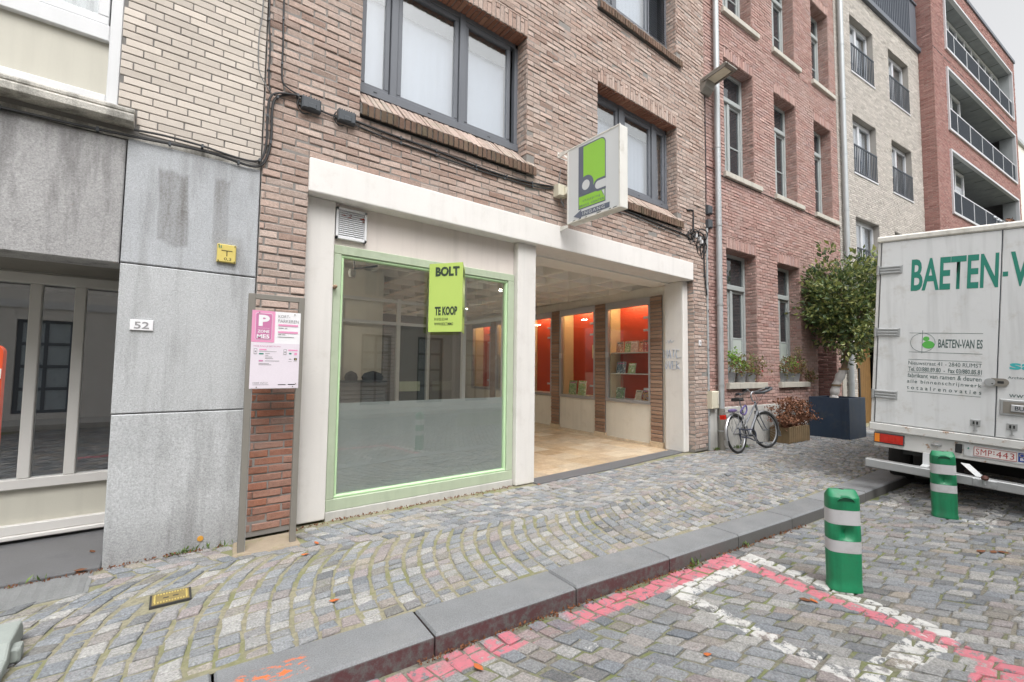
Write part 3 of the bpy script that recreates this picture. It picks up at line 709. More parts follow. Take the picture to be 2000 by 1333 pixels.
# green shop window
sw = MB()
g0, g1, gz0, gz1 = 1.34, 3.63, .075, 2.70; iw = .078
sw.cbox(g0, g1, .125, .24, gz0, gz0+.115, .006); sw.cbox(g0, g1, .125, .24, gz1-.09, gz1, .006)
sw.cbox(g0, g0+iw, .125, .24, gz0+.115, gz1-.09, .006); sw.cbox(g1-iw-.02, g1, .125, .24, gz0+.115, gz1-.09, .006)
shopwin = sw.obj('shop_window', m_green, A)
be = MB(); a0, a1, c0, c1 = g0+iw, g1-iw-.02, gz0+.115, gz1-.09; t = .028
be.cbox(a0, a1, .14, .19, c0, c0+t, .008); be.cbox(a0, a1, .14, .19, c1-t, c1, .008); be.cbox(a0, a0+t, .14, .19, c0+t, c1-t, .008); be.cbox(a1-t, a1, .14, .19, c0+t, c1-t, .008)
be.obj('glazing_bead', simple('light_green_bead', (.50, .70, .42), .45, 0, .08), shopwin)
MB().box(a0+.01, a1-.01, .172, .180, c0+.01, c1-.01).obj('pane', m_glass, shopwin)
MB().box(a0+.012, a1-.012, .183, .186, c0+.012, 1.115).obj('frosted_film', m_frost, shopwin)
v = MB(); v.lathe([(.0, 0), (.02, .0), (.02, .01), (.012, .012), (.012, .03), (.018, .032), (.018, .05), (.010, .052), (.010, .075), (0, .08)], (0, 0, 0), 12)
vf = Fr((1.352, .125, 2.27), (1, 0, 0), (0, 0, -1), (0, -1, 0)); v2 = MB(vf); v2.v = [tuple(p) for p in vf.w(np.array(v.v))]; v2.f = v.f; v2.sm = v.sm; v2.rn = v.rn
v2.obj('tap', simple('brass_tap', (.35, .24, .16), .4, .6), A)
# vent grille
vg = MB(); x0, x1, z0, z1 = 1.345, 1.655, 2.765, 3.08
for q in ((x0, x1, z0, z0+.022), (x0, x1, z1-.022, z1), (x0, x0+.022, z0, z1), (x1-.022, x1, z0, z1)): vg.box(q[0], q[1], .105, .15, q[2], q[3])
vent = vg.obj('vent_grille', m_grille, A)
MB().box(x0+.02, x1-.02, .140, .149, z0+.02, z1-.02).obj('backing', m_blind, vent)
for i in range(13):
    zz = z0+.026+i*.0205
    MB().prismx([(.112, zz), (.126, zz+.017), (.129, zz+.016), (.115, zz-.003)], x0+.023, x1-.023).obj('slat', m_grille, vent)
rs = MB()
for (a, b_, c_, d_) in ((1.39, 1.44, 3.005, 3.014), (1.45, 1.50, 2.992, 3.0), (1.47, 1.5, 3.016, 3.023), (1.575, 1.64, 2.998, 3.018), (1.60, 1.63, 2.975, 2.985)): rs.prism([(a, c_), (b_, c_-.002), ((a+b_)/2+.01, d_)], .108, .111)
rs.obj('rust_patch', m_rust, vent)

# ------------------------------------------------------------------ passage and shop interior
PD = (math.sin(math.radians(5)), math.cos(math.radians(5)), 0)
FP = Fr((7.594, .15, 0), (-PD[0], -PD[1], 0), (PD[1], -PD[0], 0), (0, 0, 1))   # facing -x: s runs from deep to front, so s = -u
cas = [(.725, 1.95), (2.285, 3.55), (3.87, 5.10), (5.41, 6.65), (6.96, 8.2)]
pil = [(.44, .715), (1.96, 2.275), (3.56, 3.86), (5.11, 5.40), (6.66, 6.95)]
ph = [(-b_, -a_, .80, 2.93) for a_, b_ in cas]
slab(MB(FP), -9.2, -.0, .0, 3.12, ph, 0, .10).obj('passage_wall', m_stucco, A)
MB(FP).box(-9.2, .0, .44, .50, 0, 3.2).obj('passage_wall_back', m_room, A)
MB(FP).box(-9.2, -.72, -.03, -.001, -.02, .055).obj('skirting', m_marble, A, rnd=True)
for a_, b_ in pil:
    MB(FP).box(-b_+.004, -a_-.004, -.03, -.001, .10, 2.93).obj('pilaster_bed', m_mortar_d, A)
    emit('pilaster_brick', bricks(FP.sub((0, -.03, 0), (1, 0, 0), (0, 1, 0), (0, 0, 1)), -b_, -a_, .11, 2.93, (), 3, .0735, .013, .014, .005, .004), A, m_pilbrick, 40)
    MB(FP).cbox(-b_-.02, -a_+.02, -.055, -.001, -.02, .11, .008, .3).obj('pilaster_foot', m_marble, A, rnd=True)
clampz = (2.52, 2.27, 1.10)
for i, (a_, b_) in enumerate(cas):
    f = MB(FP); s0, s1 = -b_, -a_; t = .05
    f.cbox(s0, s1, -.035, .03, 2.78, 2.93, .004); f.cbox(s0, s1, -.035, .03, .80, .865, .004); f.cbox(s0, s0+t+.02, -.035, .03, .865, 2.78, .004); f.cbox(s1-t, s1, -.035, .03, .865, 2.78, .004)
    sc = f.obj('showcase', m_caseal, A)
    MB(FP).box(s0+.03, s1-.01, .40, .42, .82, 2.92).obj('back_panel', m_red, sc)
    MB(FP).box(s0+.005, s0+.03, .10, .42, .82, 2.92).obj('side_panel', m_cream2, sc); MB(FP).box(s1-.03, s1-.005, .10, .42, .82, 2.92).obj('side_panel', m_cream2, sc)
    MB(FP).box(s0+.005, s1-.005, .03, .42, 2.90, 2.925).obj('top_panel', m_cream2, sc); MB(FP).box(s0+.005, s1-.005, .0, .42, .80, .86).obj('bottom_panel', m_shelf, sc)
    MB(FP).tube([(s0+.12, .16, 2.868), (s1-.12, .16, 2.868)], .016, 8).obj('light_tube', m_tube, sc)
    MB(FP).box(s0+t+.012, s1-t+.008, -.012, -.006, .85, 2.79).obj('pane', m_cglass, sc)
    for z in clampz: MB(FP).cbox(s1-t-.11, s1-t+.01, -.042, -.012, z-.022, z+.022, .004).obj('clamp', m_alu, sc)
    MB(FP).cbox(s0+.02, s0+.11, -.06, -.035, 1.74, 1.86, .006).obj('lock', m_alu, sc)
    if i == 0 or i == 3:
        for z in (1.845, 1.40): MB(FP).box(s0+.035, s1-.035, .06, .395, z-.016, z).obj('shelf', m_shelf, sc)
# floor: travertine tiles and a bluestone threshold
MB().box(.9, 8.3, .2, 9.2, -.08, -.012).obj('floor_bed', m_mortar_l, A)
MB().add([(3.93, -.03, -.05), (5.5, .0, -.05), (7.56, .16, -.05), (7.56, .42, -.05), (3.93, .22, -.05), (3.93, -.03, .006), (5.5, .0, .006), (7.56, .16, .006), (7.56, .42, .006), (3.93, .22, .006)],
         [(5, 6, 7, 8, 9), (4, 3, 2, 1, 0), (0, 1, 6, 5), (1, 2, 7, 6), (2, 3, 8, 7), (3, 4, 9, 8), (4, 0, 5, 9)]).obj('threshold', m_blue, A)
T = []
for ix in range(9):
    for iy in range(22):
        x0 = 3.95+ix*.45; y0 = .23+iy*.40-.12*(ix % 2); x1 = x0+.447; y1 = y0+.397
        y0 = max(y0, .225+.2*max(0, (x0-3.93)/3.63)); xm = 7.6+.0875*(y0-.15)
        if x0 < xm and y1-y0 > .05: T.append([(x0, y0), (min(x1, xm), y0), (min(x1, xm), y1), (x0, y1)])
Q = np.array(T); V = np.zeros((len(Q), 12, 3)); cc = Q.mean(1, keepdims=True)
V[:, :4, :2] = Q; V[:, :4, 2] = -.02; V[:, 4:8, :2] = Q; V[:, 4:8, 2] = .002; V[:, 8:, :2] = Q+(cc-Q)*.008; V[:, 8:, 2] = .0045
emit('floor_tile', V, A, m_marble)
# coffered ceiling
cf = MB(); P_ = .62; R_ = .03
V = [(R_, R_, 0), (P_-R_, R_, 0), (P_-R_, P_-R_, 0), (R_, P_-R_, 0), (.09, .09, .22), (P_-.09, .09, .22), (P_-.09, P_-.09, .22), (.09, P_-.09, .22), (0, 0, 0), (P_, 0, 0), (P_, P_, 0), (0, P_, 0)]
cf.add(V, [(4, 5, 6, 7), (0, 4, 7, 3), (3, 7, 6, 2), (2, 6, 5, 1), (1, 5, 4, 0), (8, 0, 3, 11), (11, 3, 2, 10), (10, 2, 1, 9), (9, 1, 0, 8)]); cme = cf.mesh('coffer', m_ceil)
for ix in range(12):
    for iy in range(13):
        o = bpy.data.objects.new('coffer', cme); o.location = (.95+ix*P_, .80+iy*P_, 3.105); attach(o, A)
MB().box(.9, 8.2, .40, .80, 3.10, 3.2).obj('ceiling_edge', m_ceil, A)
MB().box(.66, 8.3, .40, 9.2, 3.33, 3.44).obj('ceiling_slab', m_room, A)
# shop rooms
MB().box(.70, .95, .28, 9.2, 0, 3.26).obj('side_wall', m_stucco, A)
MB().box(3.1, 8.6, 9.0, 9.2, 0, 3.26).obj('passage_end', m_room, A)
MB().box(.95, 3.9, .25, 4.3, -.012, .0).obj('shop_floor', simple('grey_shop_floor', (.25, .24, .23), .5), A)
pt = MB()
for y in (.46, 1.65, 2.86): pt.box(3.80, 3.86, y, y+.06, 0, 3.1)
for z in (.02, 2.16, 3.02): pt.box(3.805, 3.855, .5, 2.9, z, z+.05)
part = pt.obj('glass_partition', m_pvc, A)
MB().box(3.827, 3.833, .52, 2.86, .05, 3.05).obj('pane', m_cglass, part)
p2 = MB()
for x in (2.25, 3.24): p2.box(x, x+.06, 2.89, 2.95, 0, 2.65)
for z in (2.20, 2.58): p2.box(2.25, 3.80, 2.895, 2.945, z, z+.05)
bp_ = p2.obj('shop_partition', m_pvc, A)
MB().box(3.30, 3.80, 2.915, 2.921, 2.25, 2.58).obj('pane', m_cglass, bp_)
MB().box(.95, 3.02, 3.0, 3.08, 0, 3.1).obj('shop_back_wall', m_stucco, A)
MB().box(3.30, 3.80, 2.92, 2.95, .02, 2.2).obj('dark_door', simple('dark_green_door', (.035, .05, .048), .5, 0, .3), A); MB().box(3.31, 3.70, 2.90, 2.918, 1.06, 1.23).obj('door_plate', m_green, A)
sl0 = MB()
for i in range(34): sl0.prismx([(2.93, .04+i*.063), (2.945, .04+i*.063), (2.96, .095+i*.063), (2.945, .095+i*.063)], 3.03, 3.24)
sl0.obj('roller_slats', m_greyp, A)
cu = MB()
for i in range(20): cu.box(2.0, 2.85, 2.40+.004*(i % 2), 2.75, .02+i*.061, .075+i*.061)
cu.obj('slatted_counter', m_greyp, A)
MB().box(1.98, 2.87, 2.38, 2.77, 1.24, 1.265).obj('counter_top', m_plastic, A)
for i, (x, w) in enumerate(((2.36, .5), (2.70, .95))):
    t = thing('cloth_bundle', ('small black cloth bundle on the left end of the shop counter', 'larger black cloth bundle at the right end of the shop counter')[i], 'bundle', (x, 2.55, 1.265))
    MB().lathe([(.0, 0), (.17, 0), (.19, .05), (.15, .11), (.05, .14), (0, .15)], (x, 2.55, 1.265), 12, w, .7).obj('cloth', m_dark, t)
sf = thing('spot_arm', 'dark spotlight arm under the shop ceiling at the top left of the window', 'lamp', (2.0, 1.2, 3.05))
MB().tube([(1.86, 1.2, 2.70), (2.2, 1.2, 2.79)], .012, 6).tube([(1.9, 1.2, 3.08), (1.9, 1.2, 2.72)], .01, 6).obj('arm', m_plastic, sf)
MB().lathe([(0, 0), (.04, 0), (.05, .07), (.03, .1), (0, .1)], (1.88, 1.2, 2.60), 12).obj('spot', m_galv, sf)

# ceiling lamps; the last two are added to brighten the shop and passage
for i, (x, y) in enumerate(((5.12, 2.35), (6.0, 5.2), (1.35, 1.5), (6.3, 7.4))):
    t = thing('ceiling_lamp', ('lit round ceiling lamp seen through the shop window above the lime sale board', 'second lit round ceiling lamp deeper in the passage', 'added ceiling lamp out of view, brightening the shop interior', 'added ceiling lamp brightening the far end of the passage')[i], 'lamp', (x, y, 3.1))
    MB().lathe([(0, 0), (.10, 0), (.11, -.02), (.11, -.13), (.095, -.14)], (x, y, 3.1), 20).obj('housing', m_ivory, t)
    MB().lathe([(0, -.01), (.085, -.01), (.085, 0), (0, 0)], (x, y, 2.958), 20).obj('bulb', m_bulb, t)
# ------------------------------------------------------------------ left house, no. 52
L = thing('concrete_panel_house', 'house with washed concrete panels below and cream brick above, at the left edge', 'building', (-.2, 0, 0))
def panel(s0, s1, z0, z1, mat, y=.0):
    MB().cbox(s0, s1, y, .3, z0, z1, .007).obj('concrete_panel', mat, L)
panel(-3, -.263, 2.243, 3.20, m_fascia, .004); panel(-.255, .648, 2.256, 3.215, m_panel_top); panel(-.255, .648, 1.112, 2.247, m_panel); panel(-.252, .648, -.03, 1.104, m_panel, -.004)
MB().box(-.25, .645, .02, 1.4, -.05, 3.2).obj('wall_core', m_mortar_d, L)
MB().box(-3, .648, .015, .3, 3.21, 3.275).obj('cornice_strip', m_ledge, L)
MB().box(-3, -.25, .05, .3, 3.12, 3.44).obj('shadow_gap', m_mortar_d, L)
MB().prismx([(.1, 3.435), (-.03, 3.435), (-.075, 3.418), (-.085, 3.405), (-.085, 3.385), (-.06, 3.38), (-.06, 3.372), (-.11, 3.366), (-.12, 3.35), (-.12, 3.305), (-.10, 3.295), (.1, 3.295)], -3, -.222).obj('ledge', m_ledge, L, bevel=.006)
wl = slab(MB(), -3, .648, 3.26, 9.5, [(-3, -.325, 3.4, 6.2)], .012, .3).obj('wall', m_mortar_d, L)
emit('brick', bricks(FA.sub((0, .012, 0), (1, 0, 0), (0, 1, 0), (0, 0, 1)), -.325, .645, 3.277, 9.5, [(-3, -.21, 3.2, 3.44)], .2245, .0605, .0075, .006, .0025, .0015, .03, .001, 'wild'), wl, m_cream)
wf = MB()
wf.cbox(-.40, -.328, .03, .14, 3.437, 6.2, .006); wf.cbox(-3, -.40, .03, .14, 3.437, 3.515, .006); wf.cbox(-3, -.40, .03, .14, 3.935, 4.06, .006); wf.cbox(-1.6, -1.5, .035, .14, 3.515, 6.2, .006)
ow = wf.obj('window', m_pvc, L)
MB().box(-3, -.39, .07, .09, 3.50, 3.95).obj('infill_panel', m_beige, ow)
ca = MB(); ca.cbox(-1.5, -.41, .05, .12, 4.07, 4.135, .005); ca.cbox(-.475, -.41, .05, .12, 4.135, 6.2, .005); ca.obj('frame', m_pvc, ow)
MB().box(-1.5, -.47, .09, .096, 4.13, 6.2).obj('pane', m_glass, ow)
cv = MB(); pts = [(-1.5+i*.02, .22+.02*math.sin(i*1.3)) for i in range(52)]
for (xa, ya), (xb, yb) in zip(pts[:-1], pts[1:]): cv.quad((xa, ya, 4.0), (xb, yb, 4.0), (xb, yb, 6.2), (xa, ya, 6.2))
cv.obj('curtain', simple('grey_voile', (.42, .44, .48), .9), ow)
MB().box(-3, .64, .45, 8, 3.3, 9.5).obj('upper_rooms', m_room, L)
# deep entrance: step, glazed front, hall
MB().box(-3, -.256, -.01, 1.02, -.05, .022).obj('doorstep', m_step, L, bevel=.01)
rib = MB()
for i in range(36): rib.box(-3+i*.0785, -2.965+i*.0785, -.018, -.010, -.045, .012)
df = MB(); Y0, Y1 = .93, 1.02
df.cbox(-3, -.2, Y0, Y1, 2.148, 2.235, .006); df.cbox(-3, -.2, Y0+.012, Y1, 2.235, 2.25, .003)
df.cbox(-3, -.2, Y0, Y1, .452, .535, .006); df.cbox(-3, -.2, Y0, Y1, .088, .168, .006); df.cbox(-3, -.2, Y0-.02, Y1, .05, .088, .008)
for a, b in ((-.862, -.789), (-.590, -.517), (-.30, -.2), (-1.42, -1.34), (-2.0, -1.92)): df.cbox(a, b, Y0, Y1, .535, 2.148, .006)
dr = df.obj('entrance_front', m_greybeige, L)
MB().box(-3, -.2, .975, .99, .168, .452).obj('infill_panel', m_beige, dr)
for a, b in ((-3, -2.0), (-1.92, -1.42), (-1.34, -.862), (-.789, -.590), (-.517, -.30)): MB().box(a, b, .972, .980, .53, 2.15).obj('pane', m_dglass, dr)
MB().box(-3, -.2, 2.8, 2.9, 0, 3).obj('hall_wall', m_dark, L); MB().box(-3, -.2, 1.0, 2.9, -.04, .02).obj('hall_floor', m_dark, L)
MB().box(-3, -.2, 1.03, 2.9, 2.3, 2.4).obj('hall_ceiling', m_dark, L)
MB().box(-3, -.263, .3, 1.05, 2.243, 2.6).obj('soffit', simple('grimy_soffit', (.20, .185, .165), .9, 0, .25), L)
MB().box(-3, .648, -.03, 8, 9.5, 9.65).obj('roof', m_zinc, L)

# ------------------------------------------------------------------ rose brick house (B)
B = thing('rose_brick_house', 'old rose red brick house with tall grey green windows set deep in the wall', 'building', FB.w((3, 0, 0)))
UEND = 6.178; DEP = .25
cols = [(.705, 1.842), (2.755, 3.822), (4.775, 5.80)]
gr = [(.705, 1.842, 1.25, 3.945), (2.755, 3.822, 1.25, 3.945)]
f1 = [(*c, 5.495, 7.925) for c in cols]; f2 = [(*c, 8.96, 11.15) for c in cols]
niche = (4.66, 5.76, -1, 3.99)
hB = gr+f1+f2+[niche, (-1, 4.66, -1, .775)]
hs_ = [(h[0]-.001, h[1]+.001, h[3], h[3]+.23) for h in gr+f1+f2]
wb = slab(MB(FB), .0, UEND, -.1, 13.2, gr+f1+f2+[niche], 0, .3).obj('wall', m_mortar_r, B)
emit('brick', bricks(FB, .003, UEND, .02, 13.2, hB+hs_, .215, .0655, .011, .010, .004, .004, .05), wb, m_rose)
jv = []; sv = []
for h, q in zip(gr+f1+f2, hs_):
    sv.append(bricks(FB.sub((q[0], 0, q[2]), (0, 0, 1), (0, 1, 0), (-1, 0, 0)), 0, .23, -(q[1]-q[0]), 0, (), .4, .066, .010, .010))
    R, Lf, H = reveal_frames(FB, h, DEP)
    jv.append(bricks(R[0], 0, DEP-.004, h[2], h[3], (), .11, .0655, .011, .006)); jv.append(bricks(Lf[0], 0.004, DEP, h[2], h[3], (), .11, .0655, .011, .006))
    jv.append(bricks(H[0].sub((0, 0, 0), (0, 0, 1), (0, 1, 0), (-1, 0, 0)), 0, DEP-.006, -(h[1]-h[0]), 0, (), .4, .066, .010, .012))
emit('soldier_brick', np.concatenate(sv), wb, m_rose, 120)
emit('reveal_brick', np.concatenate(jv), wb, m_rose, 300)
MB(FB).cbox(.0, 4.655, -.035, .2, -.05, .778, .008).obj('plinth', m_plinth, B)
def b_window(h, ground):
    f = MB(FB); s0, s1, z0, z1 = h; d0, d1 = DEP-.01, DEP+.08; w = .075
    f.cbox(s0, s0+w, d0, d1, z0, z1, .008); f.cbox(s1-w, s1, d0, d1, z0, z1, .008); f.cbox(s0+w, s1-w, d0, d1, z1-w, z1, .008); f.cbox(s0+w, s1-w, d0, d1, z0, z0+.08, .008)
    zt = z0+(z1-z0)*.735; f.cbox(s0+w, s1-w, d0-.035, d1, zt-.06, zt+.05, .012)
    sm = (s0+s1)/2; f.cbox(sm-.045, sm+.045, d0-.012, d1, z0+.08, zt-.06, .01)
    o = f.obj('window', m_bfr, B)
    zb = z0+(zt-z0)*.46
    for a, b in ((s0+w, sm-.045), (sm+.045, s1-w)):
        g = MB(FB); e = .05
        g.cbox(a, a+e, d0+.02, d1-.01, z0+.08, zt-.06, .006); g.cbox(b-e, b, d0+.02, d1-.01, z0+.08, zt-.06, .006)
        for zz in (z0+.08, zt-.06-e): g.cbox(a+e, b-e, d0+.02, d1-.01, zz, zz+e, .006)
        g.cbox(a+e, b-e, d0+.03, d1-.01, zb-.015, zb+.02, .004); g.obj('sash', m_bfr, o)
        MB(FB).box(a+e-.004, b-e+.004, DEP+.035, DEP+.042, z0+.12, zt-.1).obj('pane', m_pane, o)
    MB(FB).box(s0+w-.004, s1-w+.004, DEP+.03, DEP+.037, zt+.045, z1-w+.004).obj('pane', m_pane, o)
    if ground:
        for a, b in ((s0+w+.05, sm-.095), (sm+.095, s1-w-.05)): MB(FB).box(a, b, DEP+.026, DEP+.031, z0+.12, zb-.015).obj('frosted_film', simple('milky_film', (.42, .47, .44), .4) if 'milky_film' not in bpy.data.materials else bpy.data.materials['milky_film'], o)
for h in gr: b_window(h, True)
for h in f1+f2: b_window(h, False)
for h in gr: MB(FB).cbox(h[0]-.075, h[1]+.24, -.085, DEP, h[2]-.125, h[2]-.005, .008).obj('sill', m_stone, B)
for h in f1+f2: MB(FB).cbox(h[0]-.065, h[1]+.23, -.075, DEP, h[2]-.115, h[2]-.005, .008).obj('sill', m_stone, B)
# carriage doorway at the right end
R, Lf, H = reveal_frames(FB, niche, 1.6)
emit('reveal_brick', bricks(R[0], 0, 1.6, .0, 3.99, (), .215, .0655, .011, .008), wb, m_flatred, 100)
MB(FB).box(5.765, 5.80, .301, 1.6, 0, 4.1).obj('doorway_side', m_mortar_d, B); MB(FB).box(4.55, 4.655, .301, 1.6, 0, 4.1).obj('doorway_side', m_mortar_d, B)
MB(FB).box(4.6, 5.8, .301, 1.6, 3.995, 4.1).obj('doorway_head', m_mortar_d, B); MB(FB).box(4.6, 5.8, 1.5, 1.6, 0, 4).obj('doorway_door', m_dark, B)
MB(FB).box(.0, 4.5, .36, 8, .1, 13.2).obj('rooms', m_dark, B); MB(FB).box(4.5, UEND, .36, 8, 4.1, 13.2).obj('rooms', m_dark, B)
MB(FB).box(.0, UEND, -.15, 8, 13.2, 13.5).obj('roof', m_zinc, B)
def downpipe(fr, s, d, z0, z1, r, parent, foot=None):
    p = MB(fr); p.tube([(s, d, foot or z0), (s, d, z1)], r, 14); o = p.obj('downpipe', m_zinc, parent)
    if foot: q = MB(fr); q.tube([(s, d, z0), (s, d, foot+.05)], r*1.12, 14); q.obj('cast_iron_shoe', m_taupe, o)
    k = MB(fr)
    for z in np.arange(z0+1.2, z1, 1.55): k.tube([(s, d, z-.02), (s, d, z+.02)], r*1.14, 14); k.box(s-.012, s+.012, d, 0, z-.012, z+.012)
    for z in (.35, .62): 
        if foot: k.tube([(s, d, z-.012), (s, d, z+.012)], r*1.25, 14)
    k.obj('pipe_clip', m_zinc if not foot else m_galv, o); return o
downpipe(FB, .30, -.10, .0, 13.2, .055, B, .72)

# ------------------------------------------------------------------ pale brick apartment house (C)
Cb = thing('pale_brick_house', 'pale grey brick apartment house with french windows behind dark bar railings', 'building', FC.w((3, 0, 0)))
CEND = 6.19
wc = [(a, b, z0, z0+1.70) for z0 in (10.12, 7.14, 4.16) for a, b in ((.955, 2.50), (3.62, 5.235))]
gate = (.75, 2.55, -1, 2.75); shop_c = (3.4, 5.3, .9, 2.75)
wcw = slab(MB(FC), .0, CEND, -.1, 12.66, wc+[gate, shop_c], 0, .22).obj('wall', m_mortar_l, Cb)
emit('brick', bricks(FC, .0, CEND, .0, 12.6, wc+[gate, shop_c], .215, .06, .010, .008, .003, .003, .08, .004, 'wild'), wcw, m_pale)
for h in wc:
    f = MB(FC); s0, s1, z0, z1 = h; d0, d1 = .15, .21
    sm = s0+(s1-s0)*.49
    f.cbox(s0, s0+.05, d0, d1, z0, z1, .004); f.cbox(s1-.06, s1, d0, d1, z0, z1, .004); f.cbox(s0, s1, d0, d1, z1-.12, z1, .004); f.cbox(s0, s1, d0, d1, z0, z0+.07, .004); f.cbox(sm-.06, sm+.05, d0-.005, d1, z0, z1, .004)
    o = f.obj('window', m_alugrey, Cb)
    MB(FC).box(s0+.045, sm-.055, .17, .176, z0+.06, z1-.11).obj('pane', m_dglass, o); MB(FC).box(sm+.045, s1-.055, .18, .186, z0+.06, z1-.11).obj('pane', m_dglass, o)
    MB(FC).box(s0+.04, s1-.05, .27, .275, z0, z1).obj('net_curtain', m_curtain if h[0] < 2 else m_room, o)
    MB(FC).box(s0+.04, sm-.05, .235, .24, z0, z1).obj('blind', simple('taupe_blind', (.40, .385, .36), .9) if 'taupe_blind' not in bpy.data.materials else bpy.data.materials['taupe_blind'], o)
    MB(FC).box(s0-.02, s1+.02, -.03, .22, z0-.05, z0-.004).obj('sill', m_alugrey, Cb)
    rl = MB(FC); zt = z0+.80
    rl.box(s0+.03, s1-.02, -.03, -.005, zt-.02, zt+.02); rl.box(s0+.03, s1-.02, -.03, -.005, z0+.02, z0+.045)
    rr = rl.obj('railing', m_rail, o)
    nb = int((s1-s0)/.115)
    bm_ = MB(FC).box(-.011, .011, -.026, -.008, z0+.04, zt-.01).mesh('bar', m_rail)
    for i in range(nb+1):
        q = bpy.data.objects.new('bar', bm_); q.location = FC.A[0]*(s0+.05+i*(s1-s0-.1)/nb); attach(q, rr)
MB(FC).box(0, CEND, .42, 8, 2.9, 12.6).obj('rooms', m_room, Cb)
MB(FC).box(-.02, CEND+.03, -.10, .5, 12.62, 12.76).obj('parapet', m_cladd, Cb)
cl = MB(FC).box(.0, CEND-.11, -.02, 6, 12.76, 14.30).obj('attic_cladding', m_cladd, Cb)
sm_ = MB(FC).box(-.014, .014, -.05, -.018, 12.77, 14.28).mesh('standing_seam', m_cladd)
for i in range(38):
    q = bpy.data.objects.new('standing_seam', sm_); q.location = FC.A[0]*(.05+i*.145); attach(q, cl)
MB(FC).box(-.02, CEND-.10, -.06, 6, 14.30, 14.36).obj('roof', m_cladd, Cb)
gt = MB(FC); gf = gt.box(.75, 2.55, .40, .42, -.05, 2.75).obj('gate', m_dark, Cb)
pl = MB(FC).cbox(0, .118, .36, .40, -.02, 2.72, .004).mesh('plank', m_gate)
for i in range(15):
    q = bpy.data.objects.new('plank', pl); q.location = FC.A[0]*(.76+i*.1195); attach(q, gf)
MB(FC).box(1.72, 1.80, .33, .37, .75, 1.6).obj('letter_slot', m_black, gf)
MB(FC).box(.75, .80, .02, .36, 0, 2.75).obj('gate_jamb', m_alugrey, Cb); MB(FC).box(3.4, 5.3, .15, .2, .9, 2.75).obj('pane', m_pane, Cb)
downpipe(FC, .16, -.10, .0, 12.6, .065, Cb); 
MB(FC).box(-.16, .05, -.03, .1, 0, 4.2).obj('corner_strip', m_stone, Cb)

# ------------------------------------------------------------------ red brick flats with loggias (D)
D = thing('red_brick_flats', 'tall dark red brick flats with long framed loggias and grey railings', 'building', FD.w((5, 0, 0)))
lg = [(1.27, 9.98, 13.1, 15.26), (1.27, 9.98, 10.13, 12.30), (1.29, 10.0, 7.12, 9.30), (1.29, 10.0, 4.12, 6.3)]
wd = slab(MB(FD), .0, 10.66, -.1, 16.0, lg, 0, .25).obj('wall', m_mortar_r, D)
emit('brick', bricks(FD, .0, 10.66, 3.2, 16.0, lg, .215, .06, .010, .007, .003, .003, .02), wd, m_flatred)
sidef = FD.sub((0, .6, 0), (0, -1, 0), (1, 0, 0), (0, 0, 1))
MB(sidef).box(-5.5, .595, 0.002, .2, 3, 16.0).obj('side_wall', m_mortar_r, D)
emit('brick', bricks(sidef, -1.6, .60, 5.0, 16.0, (), .215, .06, .010, .007, .003, .003), wd, m_flatred, 200)
MB(FD).box(-.03, 10.70, -.05, 8, 16.0, 16.13).obj('roof', m_cladd, D)
MB(FD).box(.2, 10.66, 1.6, 8, 0, 16).obj('rooms', m_dark, D)
MB(FD).box(-.004, 10.66, -.008, .0, 12.66, 12.70).obj('movement_joint', m_dark, D)
for li, h in enumerate(lg):
    s0, s1, z0, z1 = h; fr_ = MB(FD); t = .07
    g = .006; fr_.box(s0-t, s1+t, -.06, .05, z0-t, z0+g); fr_.box(s0-t, s1+t, -.06, .05, z1-g, z1+t); fr_.box(s0-t, s0+g, -.06, .05, z0+g, z1-g); fr_.box(s1-g, s1+t, -.06, .05, z0+g, z1-g)
    o = fr_.obj('loggia', m_alugrey, D)
    MB(FD).box(s0, s1, .051, 1.44, z1-.004, z1+.1).obj('soffit', m_cond, o); MB(FD).box(s0, s1, .3, 1.6, z0-.1, z0).obj('floor', m_cond, o)
    MB(FD).box(s1-.006, s1+.1, .051, .46, z0, z1-.006).obj('end_wall', m_zinc, o); MB(FD).box(s0-.1, s0+.006, .051, .46, z0, z1-.006).obj('end_wall', m_alugrey, o)
    for s in np.arange(s0+1.45, s1, 1.45): MB(FD).box(s-.01, s+.01, .06, .40, z1-.009, z1-.0045).obj('soffit_joint', m_dark, o)
    MB(FD).box(s0, s1, .0, .022, z0+.80, z0+.84).obj('handrail', m_alugrey, o)
    rb = MB(FD); n = int((s1-s0)/.10)
    rb.box(s0, s1, .012, .018, z0+.02, z0+.80)
    for i in range(n): rb.box(s0+i*.10+.02, s0+i*.10+.045, -.006, .012, z0+.03, z0+.79)
    rb.obj('railing_panel', m_rail, o)
    for s in np.arange(s0+.95, s1, 1.45): MB(FD).box(s-.02, s+.02, -.012, .02, z0+.0, z0+.82).obj('railing_post', m_alugrey, o)
    wn = 9 if li == 0 else 3; ww = .95; s_d = .38
    f = MB(FD)
    for i in range(wn+1): f.box(s0+.1+i*ww-.04, s0+.1+i*ww+.04, s_d, s_d+.06, z0, z1-.05)
    f.box(s0+.1, s0+.1+wn*ww, s_d+.002, s_d+.058, z1-.14, z1-.03); f.box(s0+.1, s0+.1+wn*ww, s_d+.002, s_d+.058, z0+.9, z0+.96)
    fo = f.obj('window_band', m_pvc, o)
    for i in range(wn):
        MB(FD).box(s0+.14+i*ww, s0+.06+(i+1)*ww, s_d+.03, s_d+.036, z0, z1-.14).obj('pane', m_dglass, fo)
        if li: MB(FD).box(s0+.14+i*ww, s0+.06+(i+1)*ww, s_d+.10, s_d+.11, z0, z0+1.5).obj('blind', m_curtain, fo)
MB(FD).box(1.3, 9.9, 1.45, 1.55, 0, 16).obj('loggia_back', m_dark, D)
